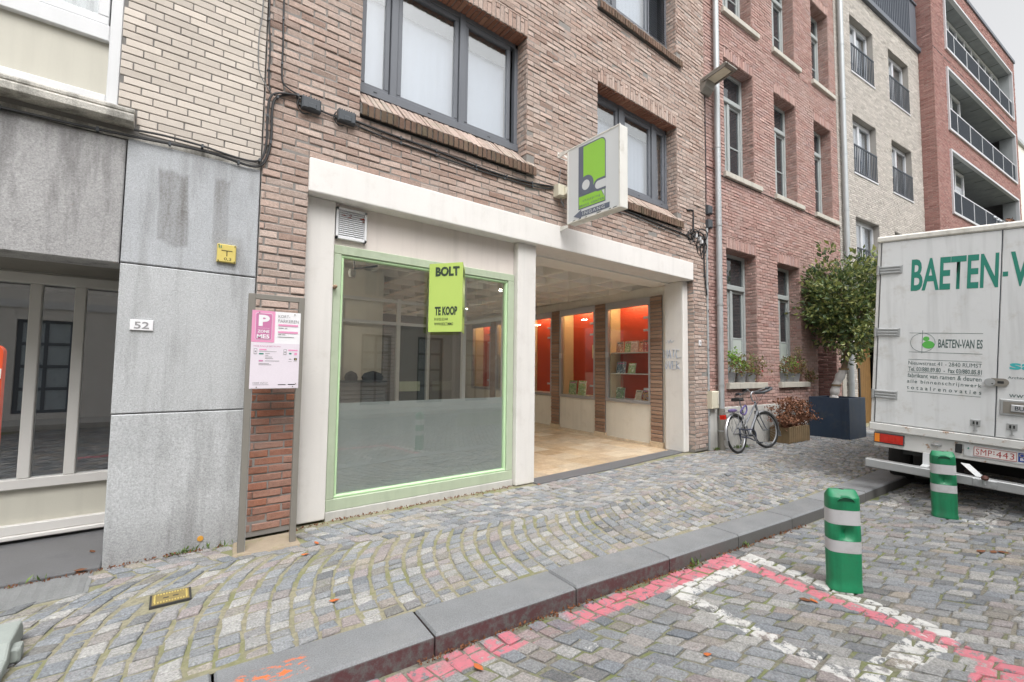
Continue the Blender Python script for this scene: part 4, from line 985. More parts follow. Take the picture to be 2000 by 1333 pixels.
MB(FD).box(.0, 10.66, .002, .25, -.1, 3.2).obj('ground_wall', m_flatred, D, rnd=True)
lgt = thing('balcony_lamps', 'string of small lamps along the railing of the lowest loggia', 'lamp string', FD.w((7, -.05, 7.9)))
for i in range(5):
    MB(FD).lathe([(0, -.03), (.04, -.02), (.05, .02), (.03, .05), (0, .06)], (6.1+i*.42, -.05, 7.80-.03*(i % 2)), 8).obj('lamp', m_curtain, lgt)
MB(FD).tube([(5.9+i*.2, -.04, 7.9-.02*math.sin(i)) for i in range(13)], .006, 4).obj('wire', m_cable, lgt)
bp = thing('balcony_plant', 'rust coloured plant hanging over the railing of the lowest loggia', 'plant', FD.w((8.8, -.05, 7.9)))
pf = MB(FD); 
for i in range(90):
    c = np.array([8.2+random.random()*1.3, -.1+random.random()*.15, 7.75+random.random()*.45]); a = np.random.default_rng(i).normal(0, .06, (3, 3)); pf.add([c+a[0], c+a[1], c+a[2]], [(0, 1, 2)], False, random.random())
pf.obj('foliage', m_dried, bp, rnd=True)

# ------------------------------------------------------------------ last house and the far side of the street
Eh = thing('rendered_end_house', 'cream rendered house with a dark slate roof at the right edge, mostly hidden', 'building', FE.w((3, 0, 0)))
slab(MB(FE), .03, 9, -.1, 12.7, [(.30, 1.5, 9.9, 11.0)], 0, .3).obj('wall', m_stucco, Eh)
MB(FE).box(.3, 1.5, .12, .2, 9.9, 11.0).obj('window', m_anth, Eh); MB(FE).box(.38, 1.42, .10, .118, 9.98, 10.92).obj('pane', m_dglass, Eh)
MB(FE).box(.03, 9, -.1, .2, 12.7, 12.85).obj('gutter', m_zinc, Eh)
rf = MB(FE).prismx([(.0, 12.86), (3.5, 15.6), (7, 12.86)], .03, 9).obj('roof', m_cladd, Eh)
MB(FE).box(.03, 9, .3, 7, 0, 12.7).obj('rooms', m_room, Eh)
O = thing('opposite_house_row', 'pale rendered house row on the near side, seen only as reflections in the glass', 'building', (3, -10.6, 0))
FO = Fr((24, -10.6, 0), (-1, 0, 0), (0, -1, 0), (0, 0, 1))
oh = [(x, x+1.1, z, z+hh) for x in np.arange(.6, 40, 2.1) for z, hh in ((.15, 2.45), (3.9, 1.5), (6.6, 1.4))]
slab(MB(FO), 0, 42, -.12, 8.6, oh, 0, .3).obj('wall', m_opp, O)
ofr = MB(FO); odk = MB(FO); opn = MB(FO)
for h in oh:
    s0, s1, z0, z1 = h; g = odk if z0 < 1 else ofr; w = .1
    g.box(s0, s0+w, .1, .16, z0, z1).box(s1-w, s1, .1, .16, z0, z1); n = 4 if z0 < 1 else 1
    for q in range(n+1): zz = z0+(z1-z0-.08)*q/n; g.box(s0+w, s1-w, .1, .16, zz, zz+.08)
    sm = (s0+s1)/2
    for q in range(n): g.box(sm-.04, sm+.04, .103, .157, z0+(z1-z0-.08)*q/n+.08, z0+(z1-z0-.08)*(q+1)/n)
    opn.box(s0+.05, s1-.05, .125, .135, z0+.04, z1-.04)
ofr.obj('window_frames', m_pvc, O); odk.obj('door_frames', m_cladd, O); opn.obj('panes', simple('opposite_curtained_pane', (.40, .46, .50), .3), O)
MB(FO).box(0, 42, -.04, -.002, 2.9, 3.1).obj('string_course', m_pvc, O)
MB(FO).box(0, 42, .4, 6, -.1, 8.6).obj('rooms', m_dark, O); MB(FO).box(0, 42, -.2, 6, 8.6, 8.75).obj('roof', m_zinc, O)
MB(FO).box(0, 42, -1.6, .05, -.3, 0).obj('far_sidewalk', m_plinth, None, kind='structure')
# ------------------------------------------------------------------ cables, boxes and small fittings on the walls
def smooth(pts, k=4):
    P = [np.array(p, float) for p in pts]; out = []
    for i in range(len(P)-1):
        a, b, c, d = P[max(i-1, 0)], P[i], P[i+1], P[min(i+2, len(P)-1)]
        for j in range(k):
            t = j/k; out.append(.5*((2*b)+(c-a)*t+(2*a-5*b+4*c-d)*t*t+(3*b-a-3*c+d)*t**3))
    return out+[P[-1]]
def cable(pts, r, mat, label, group='cables pinned to the facades', fr=FA, d=-.022, clips=True):
    P = smooth([(p[0], d, p[1]) for p in pts]); b = MB(fr).tube(P, r, 6); c0 = fr.w(P[0]); t = thing('cable', label, 'cable', tuple(c0), group)
    b.obj('sheath', mat, t)
    if clips:
        k = MB(fr); acc = 0
        for a, q in zip(P[:-1], P[1:]):
            acc += np.linalg.norm(q-a)
            if acc > .42: acc = 0; k.box(q[0]-.008, q[0]+.008, d-r-.004, 0, q[2]-r-.004, q[2]+r+.004)
        if k.v: k.obj('cable_clip', m_plastic, t)
cable([(-2, 3.185), (-.919, 3.204), (-.595, 3.21), (-.241, 3.228), (.233, 3.253), (.531, 3.225), (.641, 3.25), (.694, 3.362), (.716, 3.535), (.714, 3.796), (.752, 3.921), (.895, 4.0), (.971, 4.0)], .011, m_cable, 'lower thick black cable from under the concrete ledge up to the left junction box')
cable([(-.222, 3.275), (-.041, 3.290), (.213, 3.285), (.415, 3.264), (.569, 3.264), (.645, 3.308), (.675, 3.451), (.676, 3.711), (.69, 3.883), (.767, 3.956), (.955, 4.0)], .009, m_cable, 'upper black cable over the grey panel bending up at the house seam', d=-.040)
cable([(.654, 6.5), (.654, 4.81), (.675, 4.382), (.674, 4.092), (.69, 3.95)], .007, m_cable, 'thin black cable hanging straight down the seam between cream and pink brick')
cable([(.771, 6.5), (.771, 4.872), (.779, 4.43), (.783, 4.113), (.837, 4.038), (.955, 4.005)], .008, m_cable, 'black cable down the pink brick curving right into the left junction box')
cable([(.606, 6.5), (.606, 4.784), (.585, 4.443), (.59, 4.156), (.627, 4.035), (.70, 3.94)], .005, m_cableg, 'thin grey wire looping over the cream brick beside the seam', clips=False)
cable([(1.115, 3.935), (1.222, 3.92), (1.29, 3.934)], .009, m_cable, 'short black cable between the two junction boxes', clips=False)
cable([(1.455, 3.947), (1.824, 3.932), (2.37, 3.923), (3.074, 3.896), (3.641, 3.913), (4.17, 3.975)], .012, m_cable, 'upper black cable under the brick sill of the three pane window')
cable([(1.457, 3.905), (1.825, 3.877), (2.371, 3.87), (3.075, 3.858), (3.556, 3.872), (3.998, 3.905), (4.175, 3.955)], .010, m_cable, 'lower sagging black cable under the brick sill of the three pane window')
cable([(4.40, 3.93), (5.2, 4.0), (5.891, 3.985), (6.701, 3.955), (7.41, 3.93), (7.62, 3.875)], .013, m_cable, 'upper black cable under the brick sill right of the green shop sign')
cable([(4.40, 3.88), (5.3, 3.93), (5.864, 3.94), (6.626, 3.905), (7.326, 3.867)], .008, m_cableg, 'lower grey cable under the brick sill right of the green shop sign')
cable([(7.503, 4.406), (7.66, 4.436), (7.70, 4.40), (7.705, 4.28), (7.70, 4.02)], .016, m_cable, 'bent black conduit on the pink brick above the tangle of loops', clips=False)
lp = thing('cable_tangle', 'tangle of black cable loops on the brick corner above the drain pipe', 'cable', (7.8, 0, 3.9))
tb = MB(FA)
for cx, cz, rx, rz, tl in ((7.62, 3.93, .10, .12, .3), (7.80, 3.97, .13, .10, -.4), (7.93, 3.80, .12, .17, .2), (8.0, 3.98, .12, .16, .5), (7.86, 3.88, .17, .12, .9), (8.02, 3.74, .085, .16, .25), (7.72, 4.02, .12, .06, .1)):
    tb.tube([(cx+rx*math.cos(a)+tl*.1*math.sin(2*a), -.03-.022*math.sin(a+tl), cz+rz*math.sin(a)) for a in np.linspace(0, 2*math.pi, 20)[:-1]], .010, 5, True)
tb.tube(smooth([(7.45, -.03, 3.93), (7.7, -.04, 4.04), (7.95, -.04, 4.06), (8.08, -.04, 3.95), (8.05, -.03, 3.7)]), .013, 6)
tb.obj('loops', m_cable, lp); w_ = MB(FA)
for x, z in ((7.73, 4.0), (7.86, 3.97), (7.92, 3.92)): w_.cbox(x, x+.03, -.075, -.02, z-.07, z, .006)
w_.obj('connector', m_pvc, lp)
cable([(8.05, 3.72), (8.07, 3.26), (8.135, 2.90)], .012, m_cable, 'black cable dropping from the tangle to the top of the grey conduit', d=-.03)
cable([(.02, 6.85), (.022, 6.09), (.025, 5.381), (.012, 4.66)], .009, m_cable, 'thin black cable falling from the street lamp to the two grey boxes', fr=FB, d=-.02)
cable([(.03, 5.44), (.407, 5.43), (.64, 5.372), (2.397, 5.372), (2.66, 5.372), (4.948, 5.37), (6.17, 5.36)], .007, m_cable, 'long thin black cable under the first floor stone sills', fr=FB, d=-.018)
cable([(-.005, 0.0), (-.005, 1.5), (-.005, 2.9), (0.0, 3.6), (.01, 4.2)], .020, m_zinc, 'pale grey conduit standing in the corner beside the pier', fr=FB, d=-.035)
def jbox(x, z, label):
    t = thing('junction_box', label, 'junction box', (x, -.01, z), 'junction boxes on the pink brick')
    b = MB(FA); b.cbox(x-.085, x+.085, -.075, -.01, z-.06, z+.055, .012); b.obj('box', m_plastic, t)
    k = MB(FA)
    for i in range(7): k.box(x-.075+i*.023, x-.066+i*.023, -.06, -.02, z+.055, z+.066)
    for dx in (-.02, .025): k.lathe([(0, 0), (.018, 0), (.018, .004), (0, .004)], (0, 0, 0), 10) if False else None
    k.box(x-.105, x-.085, -.03, -.01, z-.03, z-.005); k.obj('cable_entries', m_black, t)
    k = MB(FA).cbox(x-.035, x+.04, -.081, -.074, z-.05, z+.0, .006); k.obj('cover_boss', m_plastic, t)
    cb = MB(FA).tube(smooth([(x-.095, -.03, z+.03), (x-.12, -.035, z-.04), (x-.07, -.03, z-.10), (x-.02, -.03, z-.085)]), .006, 5).obj('loose_wire', m_cable, t)
jbox(1.035, 3.945, 'left of two dark grey cable boxes on the pink brick'); jbox(1.365, 3.94, 'right of two dark grey cable boxes, nearest the big window')
t = thing('switch_box', 'ivory switch box on the brick left of the green shop sign', 'switch box', (4.27, -.01, 3.9))
MB(FA).cbox(4.185, 4.345, -.12, -.008, 3.835, 4.0, .012).obj('box', m_ivory, t); MB(FA).cbox(4.28, 4.36, -.16, -.12, 3.86, 3.965, .012).obj('cover', m_ivory, t)
MB(FA).tube(smooth([(4.28, -.06, 3.84), (4.29, -.07, 3.76), (4.34, -.06, 3.72), (4.33, -.04, 3.8)]), .008, 5).obj('lead', m_cableg, t)
for z, lb in ((4.565, 'upper of two small dark grey boxes on the rose brick'), (4.29, 'lower of two small dark grey boxes on the rose brick')):
    t = thing('cable_box', lb, 'cable box', tuple(FB.w((.065, 0, z))), 'small grey boxes beside the drain pipe')
    MB(FB).cbox(.005, .135, -.085, -.008, z-.085, z+.085, .014).obj('box', m_plastic, t); MB(FB).cbox(.02, .12, -.092, -.084, z-.07, z+.05, .006).obj('cover', m_plastic, t)
t = thing('meter_box', 'ivory meter box low on the wall beside the drain pipe', 'meter box', tuple(FB.w((.1, 0, .78))))
MB(FB).cbox(-.03, .185, -.13, -.008, .775, 1.10, .015).obj('box', m_ivory, t); MB(FB).cbox(.13, .165, -.137, -.129, .85, 1.06, .004).obj('hatch', m_beige, t)
t = thing('house_number', 'white enamel house number 52 on the washed concrete', 'house number', (-.105, 0, 1.78))
MB(FA).cbox(-.177, -.038, -.014, .002, 1.742, 1.822, .003).obj('plate', m_sheet, t); lettering('52', FA, -.152, -.062, 1.755, 1.808, m_greyp, t, -.016, .012)
t = thing('small_plate', 'tiny white plate on the brick pier right of the passage', 'plate', (7.92, 0, 1.98))
MB(FA).cbox(7.86, 7.935, -.022, -.008, 1.94, 2.04, .003).obj('plate', m_sheet, t); MB(FA).box(7.885, 7.91, -.024, -.021, 1.965, 2.015).obj('print', m_greyp, t)
t = thing('hydrant_marker', 'yellow utility marker plate on the grey concrete panel', 'marker sign', (.42, 0, 2.36))
MB(FA).cbox(.352, .488, -.028, .002, 2.348, 2.50, .006).obj('plate', m_yellow, t)
ink = simple('olive_print', (.10, .085, .03), .6)
MB(FA).box(.382, .460, -.030, -.0275, 2.443, 2.449).box(.418, .425, -.030, -.0275, 2.40, 2.443).obj('print', ink, t)
lettering('0,3', FA, .402, .455, 2.360, 2.388, ink, t, -.0285, .01); MB(FA).box(.362, .368, -.030, -.0275, 2.465, 2.487).box(.376, .382, -.030, -.0275, 2.465, 2.487).obj('print', m_tgreen, t)
for x, z in ((.362, 2.49), (.478, 2.49), (.362, 2.358), (.478, 2.358)): MB(FA).box(x-.004, x+.004, -.031, -.027, z-.004, z+.004).obj('screw', m_black, t)
t = thing('survey_disc', 'small orange disc low on the washed concrete pier', 'marker', (.338, 0, .085))
MB(Fr((.338, -.004, .085), (1, 0, 0), (0, 0, 1), (0, -1, 0))).lathe([(0, 0), (.022, 0), (.02, .008), (0, .009)], (0, 0, 0), 16).obj('disc', simple('ochre_paint', (.55, .27, .04), .6), t)

# ------------------------------------------------------------------ projecting shop sign
FS = Fr((4.30, -.17, 3.445), (0, -1, 0), (1, 0, 0), (0, 0, 1)); SW, SH = .886, 1.018
S = thing('projecting_sign', 'white projecting sign with a green and slate bc logo and an arrow reading INGANG', 'sign', (4.37, -.05, 3.4))
MB(FS).box(-.006, SW+.006, .006, .15, -.006, SH+.006).obj('case', m_signcase, S, bevel=.012)
MB(FS).box(.012, SW-.012, -.001, .008, .012, SH-.012).obj('face', m_signwhite, S)
ed = MB(FS)
for q in ((-.008, SW+.008, -.008, .014), (-.008, SW+.008, SH-.014, SH+.008), (-.008, .014, .014, SH-.014), (SW-.014, SW+.008, .014, SH-.014)): ed.cbox(q[0], q[1], -.006, .01, q[2], q[3], .003)
ed.obj('rim', m_signcase, S)
sp = MB(FS)
for a, b_ in ((.10, .16), (.21, .25), (.33, .36), (.52, .60), (.72, .76), (.78, .85)): sp.prism([(a, .004), (b_, .006+.006*random.random()), (b_-.01, .016), (a+.01, .014)], -.0075, -.005)
sp.obj('flaked_edge', m_black, S)
def flat(poly, layer, mat, name, par=S, fr=FS): return MB(fr).prism(poly, -.0015-.0012*layer, -.0012*layer).obj(name, mat, par)
top = arc(.585, .885, .085, 0, 90, 10)
flat([(.203, .132), (.664, .132), (.664, .29)]+[(.670, .29), (.670, .885)]+top[1:]+[(.205, .982)], 1, m_slate, 'logo_outline')
tg = arc(.583, .882, .074, 0, 90, 10)
flat([(.292, .40), (.657, .40)]+tg+[(.292, .957)], 2, m_lime, 'logo_field'); flat([(.215, .145), (.652, .145), (.652, .30), (.215, .30)], 2, m_lime, 'logo_field')
flat(arc(.345, .435, .125, 0, 360, 32)[:-1], 3, m_slate, 'logo_letter')
flat([(.670, .452), (.55, .452)]+arc(.55, .37, .082, 90, 270, 14)+[(.55, .288), (.670, .288)], 3, m_slate, 'logo_letter')
flat(arc(.338, .435, .066, 0, 360, 28)[:-1], 4, m_signwhite, 'logo_counter')
flat([(.672, .422), (.55, .422)]+arc(.55, .37, .052, 90, 270, 12)+[(.55, .318), (.672, .318)], 4, m_signwhite, 'logo_counter')
flat([(.60, .282), (.650, .282), (.650, .195)], 4, m_signwhite, 'logo_counter'); flat([(.60, .284), (.606, .284), (.645, .215), (.640, .212)], 5, m_slate, 'logo_line')
lettering('shopping', FS, .285, .582, .212, .250, m_slate, S, -.0065, .0, name='lettering', space=1.35); lettering('BRUUL CENTER', FS, .225, .645, .160, .188, m_slate, S, -.0065, .01, space=1.25)
flat([(.117, .066), (.255, .128), (.255, .100), (.732, .100), (.732, .033), (.255, .033), (.255, .006)], 3, m_slate, 'arrow'); lettering('INGANG', FS, .285, .655, .044, .088, m_signwhite, S, -.0075, .0, space=1.3)
for z in (SH+.03, -.0):
    MB().prism([(4.26, 3.445+z), (4.47, 3.445+z), (4.47, 3.445+z-.075), (4.26, 3.445+z-.075)], -.012, -.004).obj('bracket', m_signcase, S)
    MB().prismx([(-.005, 3.445+z-.004), (-.175, 3.445+z-.02), (-.175, 3.445+z-.055), (-.005, 3.445+z-.075)], 4.29, 4.303).obj('bracket', m_signcase, S)
    MB().box(4.268, 4.28, -.018, -.01, 3.445+z-.045, 3.445+z-.033).obj('bolt', m_black, S)
MB().tube(smooth([(4.30, -.03, 4.25), (4.27, -.035, 4.1), (4.262, -.03, 3.98), (4.31, -.06, 3.97)]), .007, 5).obj('lead', m_cableg, S)

# ------------------------------------------------------------------ lime sale board, folded to a V off the shop window
P0 = np.array([2.392, .115]); dv = np.array([.58, -.813]); BW, BH, BZ = .41, .775, 1.881; P1 = P0+dv*BW
BT = thing('sale_board', 'lime green BOLT TE KOOP sale board folded out from the shop window', 'sale board', (P0[0], P0[1], BZ))
f1_ = Fr((P0[0], P0[1], BZ), (dv[0], dv[1], 0), (.813, .58, 0), (0, 0, 1))
MB(f1_).box(0, BW, 0, .004, 0, BH).obj('panel', m_greenlit, BT)
f2_ = Fr((P1[0], P1[1], BZ), (.58, .813, 0), (-.813, .58, 0), (0, 0, 1))
MB(f2_).box(.004, BW, .0, .004, 0, BH).obj('panel', m_greenlit, BT)
lettering('BOLT', f1_, .078, .372, .625, .735, m_boltink, BT, -.0022, .055)
MB(f1_).prism([(.195, .68), (.214, .712), (.21, .69), (.222, .694), (.202, .652), (.206, .676)], -.0042, -.003).obj('logo_bolt', m_greenlit, BT)
lettering('TE KOOP', f1_, .078, .352, .185, .285, m_boltink, BT, -.0022, .05); lettering('015/22.23.44', f1_, .074, .24, .128, .158, m_boltink, BT, -.0022, .012); lettering('WWW.BOLT.IMMO', f1_, .074, .305, .072, .105, m_boltink, BT, -.0022, .014)
lettering('BOLT', f2_, .078, .372, .625, .735, m_boltink, BT, -.0022, .03); lettering('TE KOOP', f2_, .078, .352, .185, .285, m_boltink, BT, -.0022, .028)

# ------------------------------------------------------------------ parking information sign
FI = Fr((.5677, -.262, 0)); IW = .402
I = thing('parking_sign', 'pink and white short stay parking notice in a tall taupe steel frame', 'sign', (.77, -.26, 0))
fm = MB(FI); fm.box(-.002, .046, -.02, .02, -.01, 2.075); fm.box(IW-.025, IW+.022, -.02, .02, -.01, 2.075); fm.box(.046, IW-.025, -.02, .02, 2.03, 2.075)
fm.obj('frame', m_taupe, I, bevel=.004)
bl = MB(FI); bl.box(.044, .05, -.016, .016, .0, 1.29); bl.obj('gasket', m_galv, I)
px0, px1, pz0, pz1 = .026, IW-.008, 1.293, 1.937; fw = px1-px0; fh = pz1-pz0
FN = Fr((.5677+px0, -.284, pz0)); MB(FN).box(0, fw, -.0, .004, 0, fh).obj('panel', m_sheet, I)
X = lambda u: u*fw; Z = lambda v: fh*(1-v)
def patch(u0, u1, v0, v1, lay, mat, nm='print'): return MB(FN).box(X(u0), X(u1), -.001*lay-.0008, -.001*lay+.0005, Z(v1), Z(v0)).obj(nm, mat, I)
patch(0, .46, 0, .405, 1, m_pinkp); patch(0, 1, .415, .995, 1, m_lilac)
def rrect(u0, u1, v0, v1, r, lay, mat):
    x0, x1, z0, z1 = X(u0), X(u1), Z(v1), Z(v0); q = []
    for cx, cz, a in ((x1-r, z1-r, 0), (x0+r, z1-r, 90), (x0+r, z0+r, 180), (x1-r, z0+r, 270)): q += arc(cx, cz, r, a, a+90, 4)
    return MB(FN).prism(q, -.001*lay-.0008, -.001*lay).obj('print', mat, I)
rrect(.068, .405, .03, .375, .012, 2, m_lilac); rrect(.076, .397, .036, .369, .011, 3, m_mauve)
lettering('P', FN, X(.13), X(.35), Z(.20), Z(.055), m_sheet, I, -.005, .05); lettering('ZONE', FN, X(.115), X(.35), Z(.285), Z(.248), m_sheet, I, -.005, .03); lettering('ME5', FN, X(.105), X(.355), Z(.358), Z(.305), m_sheet, I, -.005, .03)
patch(.12, .35, .224, .227, 4, m_lilac)
lettering('KORT-', FN, X(.525), X(.77), Z(.078), Z(.040), m_greyp, I, -.0025); lettering('PARKEREN', FN, X(.525), X(.96), Z(.138), Z(.098), m_greyp, I, -.0025)
patch(.53, .95, .160, .186, 2, m_pinkp); patch(.53, .95, .252, .278, 2, m_pinkp)
patch(.53, .64, .208, .216, 2, m_greyp); patch(.67, .72, .208, .216, 2, m_greyp); patch(.53, .60, .292, .300, 2, m_greyp); patch(.62, .68, .292, .300, 2, m_greyp); patch(.52, .87, .325, .331, 2, m_greyp)
lettering('HOE KAN JE BETALEN?', FN, X(.055), X(.60), Z(.470), Z(.447), m_mauve, I, -.0025)
for u in (.06, .66):
    rrect(u, u+.065, .487, .560, .003, 2, m_greyp); rrect(u+.008, u+.057, .493, .553, .002, 3, m_lilac); patch(u+.02, u+.045, .515, .535, 4, m_greyp)
patch(.165, .31, .49, .508, 2, m_pinkp); patch(.165, .52, .520, .525, 2, m_greyp); patch(.165, .255, .545, .562, 2, m_tgreen); patch(.165, .25, .635, .652, 2, m_mauve)
for v, a, b_ in ((.545, .29, .38), (.568, .29, .35), (.59, .29, .43), (.61, .29, .45), (.64, .29, .58), (.675, .165, .37), (.69, .165, .42)): patch(a, b_, v, v+.007, 2, m_greyp)
patch(.76, .96, .49, .508, 2, m_pinkp); patch(.78, .83, .535, .552, 2, m_tgreen); patch(.89, .95, .53, .562, 2, m_pinkp); patch(.78, .83, .61, .622, 2, m_greyp); patch(.89, .95, .60, .632, 2, m_black); patch(.91, .93, .607, .624, 3, m_yellow); patch(.77, .84, .645, .65, 2, m_greyp); patch(.88, .95, .645, .65, 2, m_greyp)
lettering('MEER INFO?', FN, X(.065), X(.36), Z(.938), Z(.915), m_greyp, I, -.0025); patch(.065, .38, .946, .951, 2, m_greyp); patch(.57, .73, .945, .955, 2, m_black); patch(.78, .93, .943, .955, 2, m_black)
for u, v in ((.14, .025), (.87, .025), (.14, .98), (.88, .975), (.94, .94)): MB(FN).box(X(u)-.004, X(u)+.004, -.006, .0, Z(v)-.004, Z(v)+.004).obj('screw', m_taupe, I)
t = MB().add([(.52, -.33, -.02), (1.02, -.38, -.02), (1.03, -.02, -.02), (.56, -.02, -.02), (.53, -.32, .004), (1.01, -.37, .004), (1.02, -.03, .008), (.57, -.03, .008)], [(4, 5, 6, 7), (0, 1, 5, 4), (1, 2, 6, 5), (2, 3, 7, 6), (3, 0, 4, 7)]).obj('concrete_footing', simple('sandy_footing', (.33, .27, .20), .95, 0, .25, 9, .15, 120, .5, .3, 0, ((.15, .17, .05), .7)), sidewalk)

# ------------------------------------------------------------------ books and notice in the showcases
def book(i, u, z, w, h, label, deep=.13, tilt=.12, mat=None):
    fr = FP.sub((-u, deep, z), (1, 0, 0), (0, math.cos(tilt), -math.sin(tilt)), (0, math.sin(tilt), math.cos(tilt)))
    t = thing('book', label, 'book', tuple(fr.w((0, 0, 0))), 'picture books in the lit showcases')
    MB(fr).box(-w/2, w/2, 0, .014, 0, h).obj('pages', m_shelf, t); MB(fr).box(-w/2-.002, w/2+.002, -.003, 0, -.001, h+.002).obj('cover', m_covers[i % 10], t)
    a = MB(fr); a.box(-w*.38, w*.38, -.0045, -.003, h*.82, h*.9); a.obj('title_band', [m_tink, m_mauve, m_sheet, m_boltink][i % 4], t)
rows = ['pale book with brown figures, leftmost on the top shelf of the nearest showcase', 'olive and green book, second on the top shelf of the nearest showcase', 'white and pink book, third on the top shelf of the nearest showcase',
        'tan book with a round head, fourth on the top shelf of the nearest showcase', 'dark navy book, fifth on the top shelf of the nearest showcase', 'pale blue book at the right end of the top shelf of the nearest showcase']
for i, (u, w) in enumerate(((1.70, .19), (1.49, .17), (1.29, .19), (1.10, .19), (.985, .15), (.84, .13))): book(i, u, 1.848, w, .235 if i != 4 else .25, rows[i], .14+.02*(i % 2))
book(5, 1.66, 1.403, .25, .245, 'white and black book, left one on the middle shelf of the nearest showcase'); book(6, 1.36, 1.403, .19, .215, 'slim green and cream book, right one on the middle shelf of the nearest showcase', .13, .2)
book(7, 1.68, .862, .235, .235, 'green edged book at the left of the bottom shelf of the nearest showcase'); book(8, 1.20, .862, .16, .205, 'leaning beige book in the middle of the bottom shelf of the nearest showcase', .14, .3); book(9, .96, .862, .20, .215, 'black and orange book at the right of the bottom shelf of the nearest showcase')
book(1, 3.24, .862, .26, .34, 'tall white book with green print, left of two on the floor of the second showcase', .12); book(6, 2.90, .862, .27, .34, 'tall cream book, right of two on the floor of the second showcase', .12)
t = thing('paper_notice', 'yellowed paper notice taped on the red back of the second showcase', 'notice', tuple(FP.w((-2.66, .39, 1.75))))
MB(FP).box(-2.82, -2.52, .388, .392, 1.74, 2.06).obj('paper', simple('cream_paper', (.74, .62, .38), .8), t); MB(FP).box(-2.70, -2.64, .385, .389, 1.87, 1.97).box(-2.72, -2.62, .385, .389, 2.0, 2.01).box(-2.73, -2.61, .385, .389, 1.80, 1.83).obj('print', m_black, t)
# pale scribble on the white wall end
g = thing('graffiti', 'faint blue scribbled letters on the white passage pillar right of the showcases', 'graffiti', (7.54, .35, 1.5))
gm = simple('pale_blue_spray', (.24, .33, .48), .8); gb = MB(Fr((7.5435, .15, 0), (0, -1, 0), (1, 0, 0), (0, 0, 1)))
def stroke(pts, r=.0065): gb.tube([(p[0], -.0022, p[1]) for p in pts], r, 4, flat=.2)
x = -.36
for ch, w in (('H', .07), ('A', .06), ('T', .06), ('C', .07)):
    z0, z1 = 1.70, 1.86
    S_ = {'H': [[(0, 0), (.005, 1)], [(1, 0), (1, 1)], [(0, .5), (1, .55)]], 'A': [[(0, 0), (.5, 1), (1, 0)], [(.2, .4), (.8, .4)]], 'T': [[(.5, 0), (.5, 1)], [(0, 1), (1.2, .95)]], 'C': [[(1, .9), (.3, 1), (0, .5), (.3, 0), (1.6, .15)]],
          'O': [[(.5, 0), (0, .5), (.5, 1), (1, .5), (.5, 0)]], 'V': [[(0, 1), (.5, 0), (1, 1)]], 'E': [[(1, 1), (0, 1), (0, 0), (1, 0)], [(0, .5), (.8, .5)]], 'R': [[(0, 0), (0, 1), (.9, .8), (0, .5), (1, 0)]]}
    for l in S_[ch]: stroke([(x+p[0]*w, z0+p[1]*(z1-z0)) for p in l])
    x += w+.02
x = -.34
for ch, w in (('O', .06), ('V', .06), ('E', .06), ('R', .07)):
    for l in S_[ch]: stroke([(x+p[0]*w, 1.50+p[1]*.15) for p in l])
    x += w+.02
stroke([(-.30, 1.99), (-.27, 2.04), (-.25, 1.98), (-.22, 2.05), (-.19, 1.99), (-.14, 2.04)], .004)
gb.obj('spray_lines', gm, g)
# ------------------------------------------------------------------ removal truck parked with its doors to us
TR_n = np.array([.99858228, .05323002, 0]); TR_s = np.array([.0531301, -.99670786, -.06124249]); TR_z = np.array([.00325994, -.06115567, .99812292])
FT = Fr((7.5, -2.678, .835), TR_s, TR_n, TR_z)
T = thing('box_truck', 'white box truck with green BAETEN-VAN ES lettering on its rear doors', 'truck', tuple(FT.w((1.1, 2, -.95))))
bx = MB(FT); bx.box(-.045, 2.225, .05, 4.4, -.10, 2.42); bx.obj('cargo_box', m_truck, T, bevel=.02)
rf = MB(FT); rf.cbox(-.045, -.008, .0, .06, .0, 2.40, .006); rf.cbox(2.19, 2.225, .0, .06, .0, 2.40, .006); rf.obj('rear_frame', m_rusty, T)
rf = MB(FT); rf.prismx([(-.01, 2.37), (-.028, 2.385), (-.03, 2.43), (-.01, 2.45), (.08, 2.455), (.08, 2.37)], -.05, 2.23); rf.obj('roof_rail', m_signcase, T, bevel=.008)
MB(FT).cbox(-.05, 2.23, -.035, .06, -.10, -.004, .008).obj('rear_sill', m_rusty, T)
for a, b_, nm in ((0, 1.080, 'l'), (1.090, 2.185, 'r')): MB(FT).cbox(a, b_, -.012, .05, .004, 2.365, .006).obj('rear_door', m_truck, T)
sl_ = MB(FT); sl_.box(1.0805, 1.0895, -.004, .05, .004, 2.365); sl_.box(-.008, -.001, -.004, .05, .004, 2.365); sl_.box(-.005, 2.19, -.004, .05, 2.366, 2.371); sl_.obj('door_seal', m_plastic, T)
for z in (2.0, 1.185, .375):
    for s_, m_ in ((-.03, 1), (2.215, -1)):
        h = MB(FT); x0, x1 = sorted((s_, s_+m_*.25))
        h.cbox(x0, x1, -.022, -.012, z-.052, z+.052, .004)
        for dz in (-.036, 0, .036): h.cbox(x0+.02, x1-.02, -.034, -.02, z+dz-.011, z+dz+.011, .004)
        h.tube([(s_, -.025, z-.06), (s_, -.025, z+.06)], .017, 8); h.obj('hinge', m_galv, T)
lk = MB(FT); lk.prism(arc(1.03, .62, .045, 0, 360, 20)[:-1], -.05, -.012); o = lk.obj('padlock', m_galv, T); MB(FT).box(1.045, 1.057, -.052, -.049, .60, .612).obj('keyhole', m_black, o)
lk = MB(FT); lk.prism(arc(1.135, .625, .045, -90, 90, 10)+[(1.04, .67), (1.04, .58)], -.036, -.012); o = lk.obj('hasp', m_taupe, T); MB(FT).box(1.09, 1.14, -.038, -.035, .612, .64).obj('slot', m_black, o)
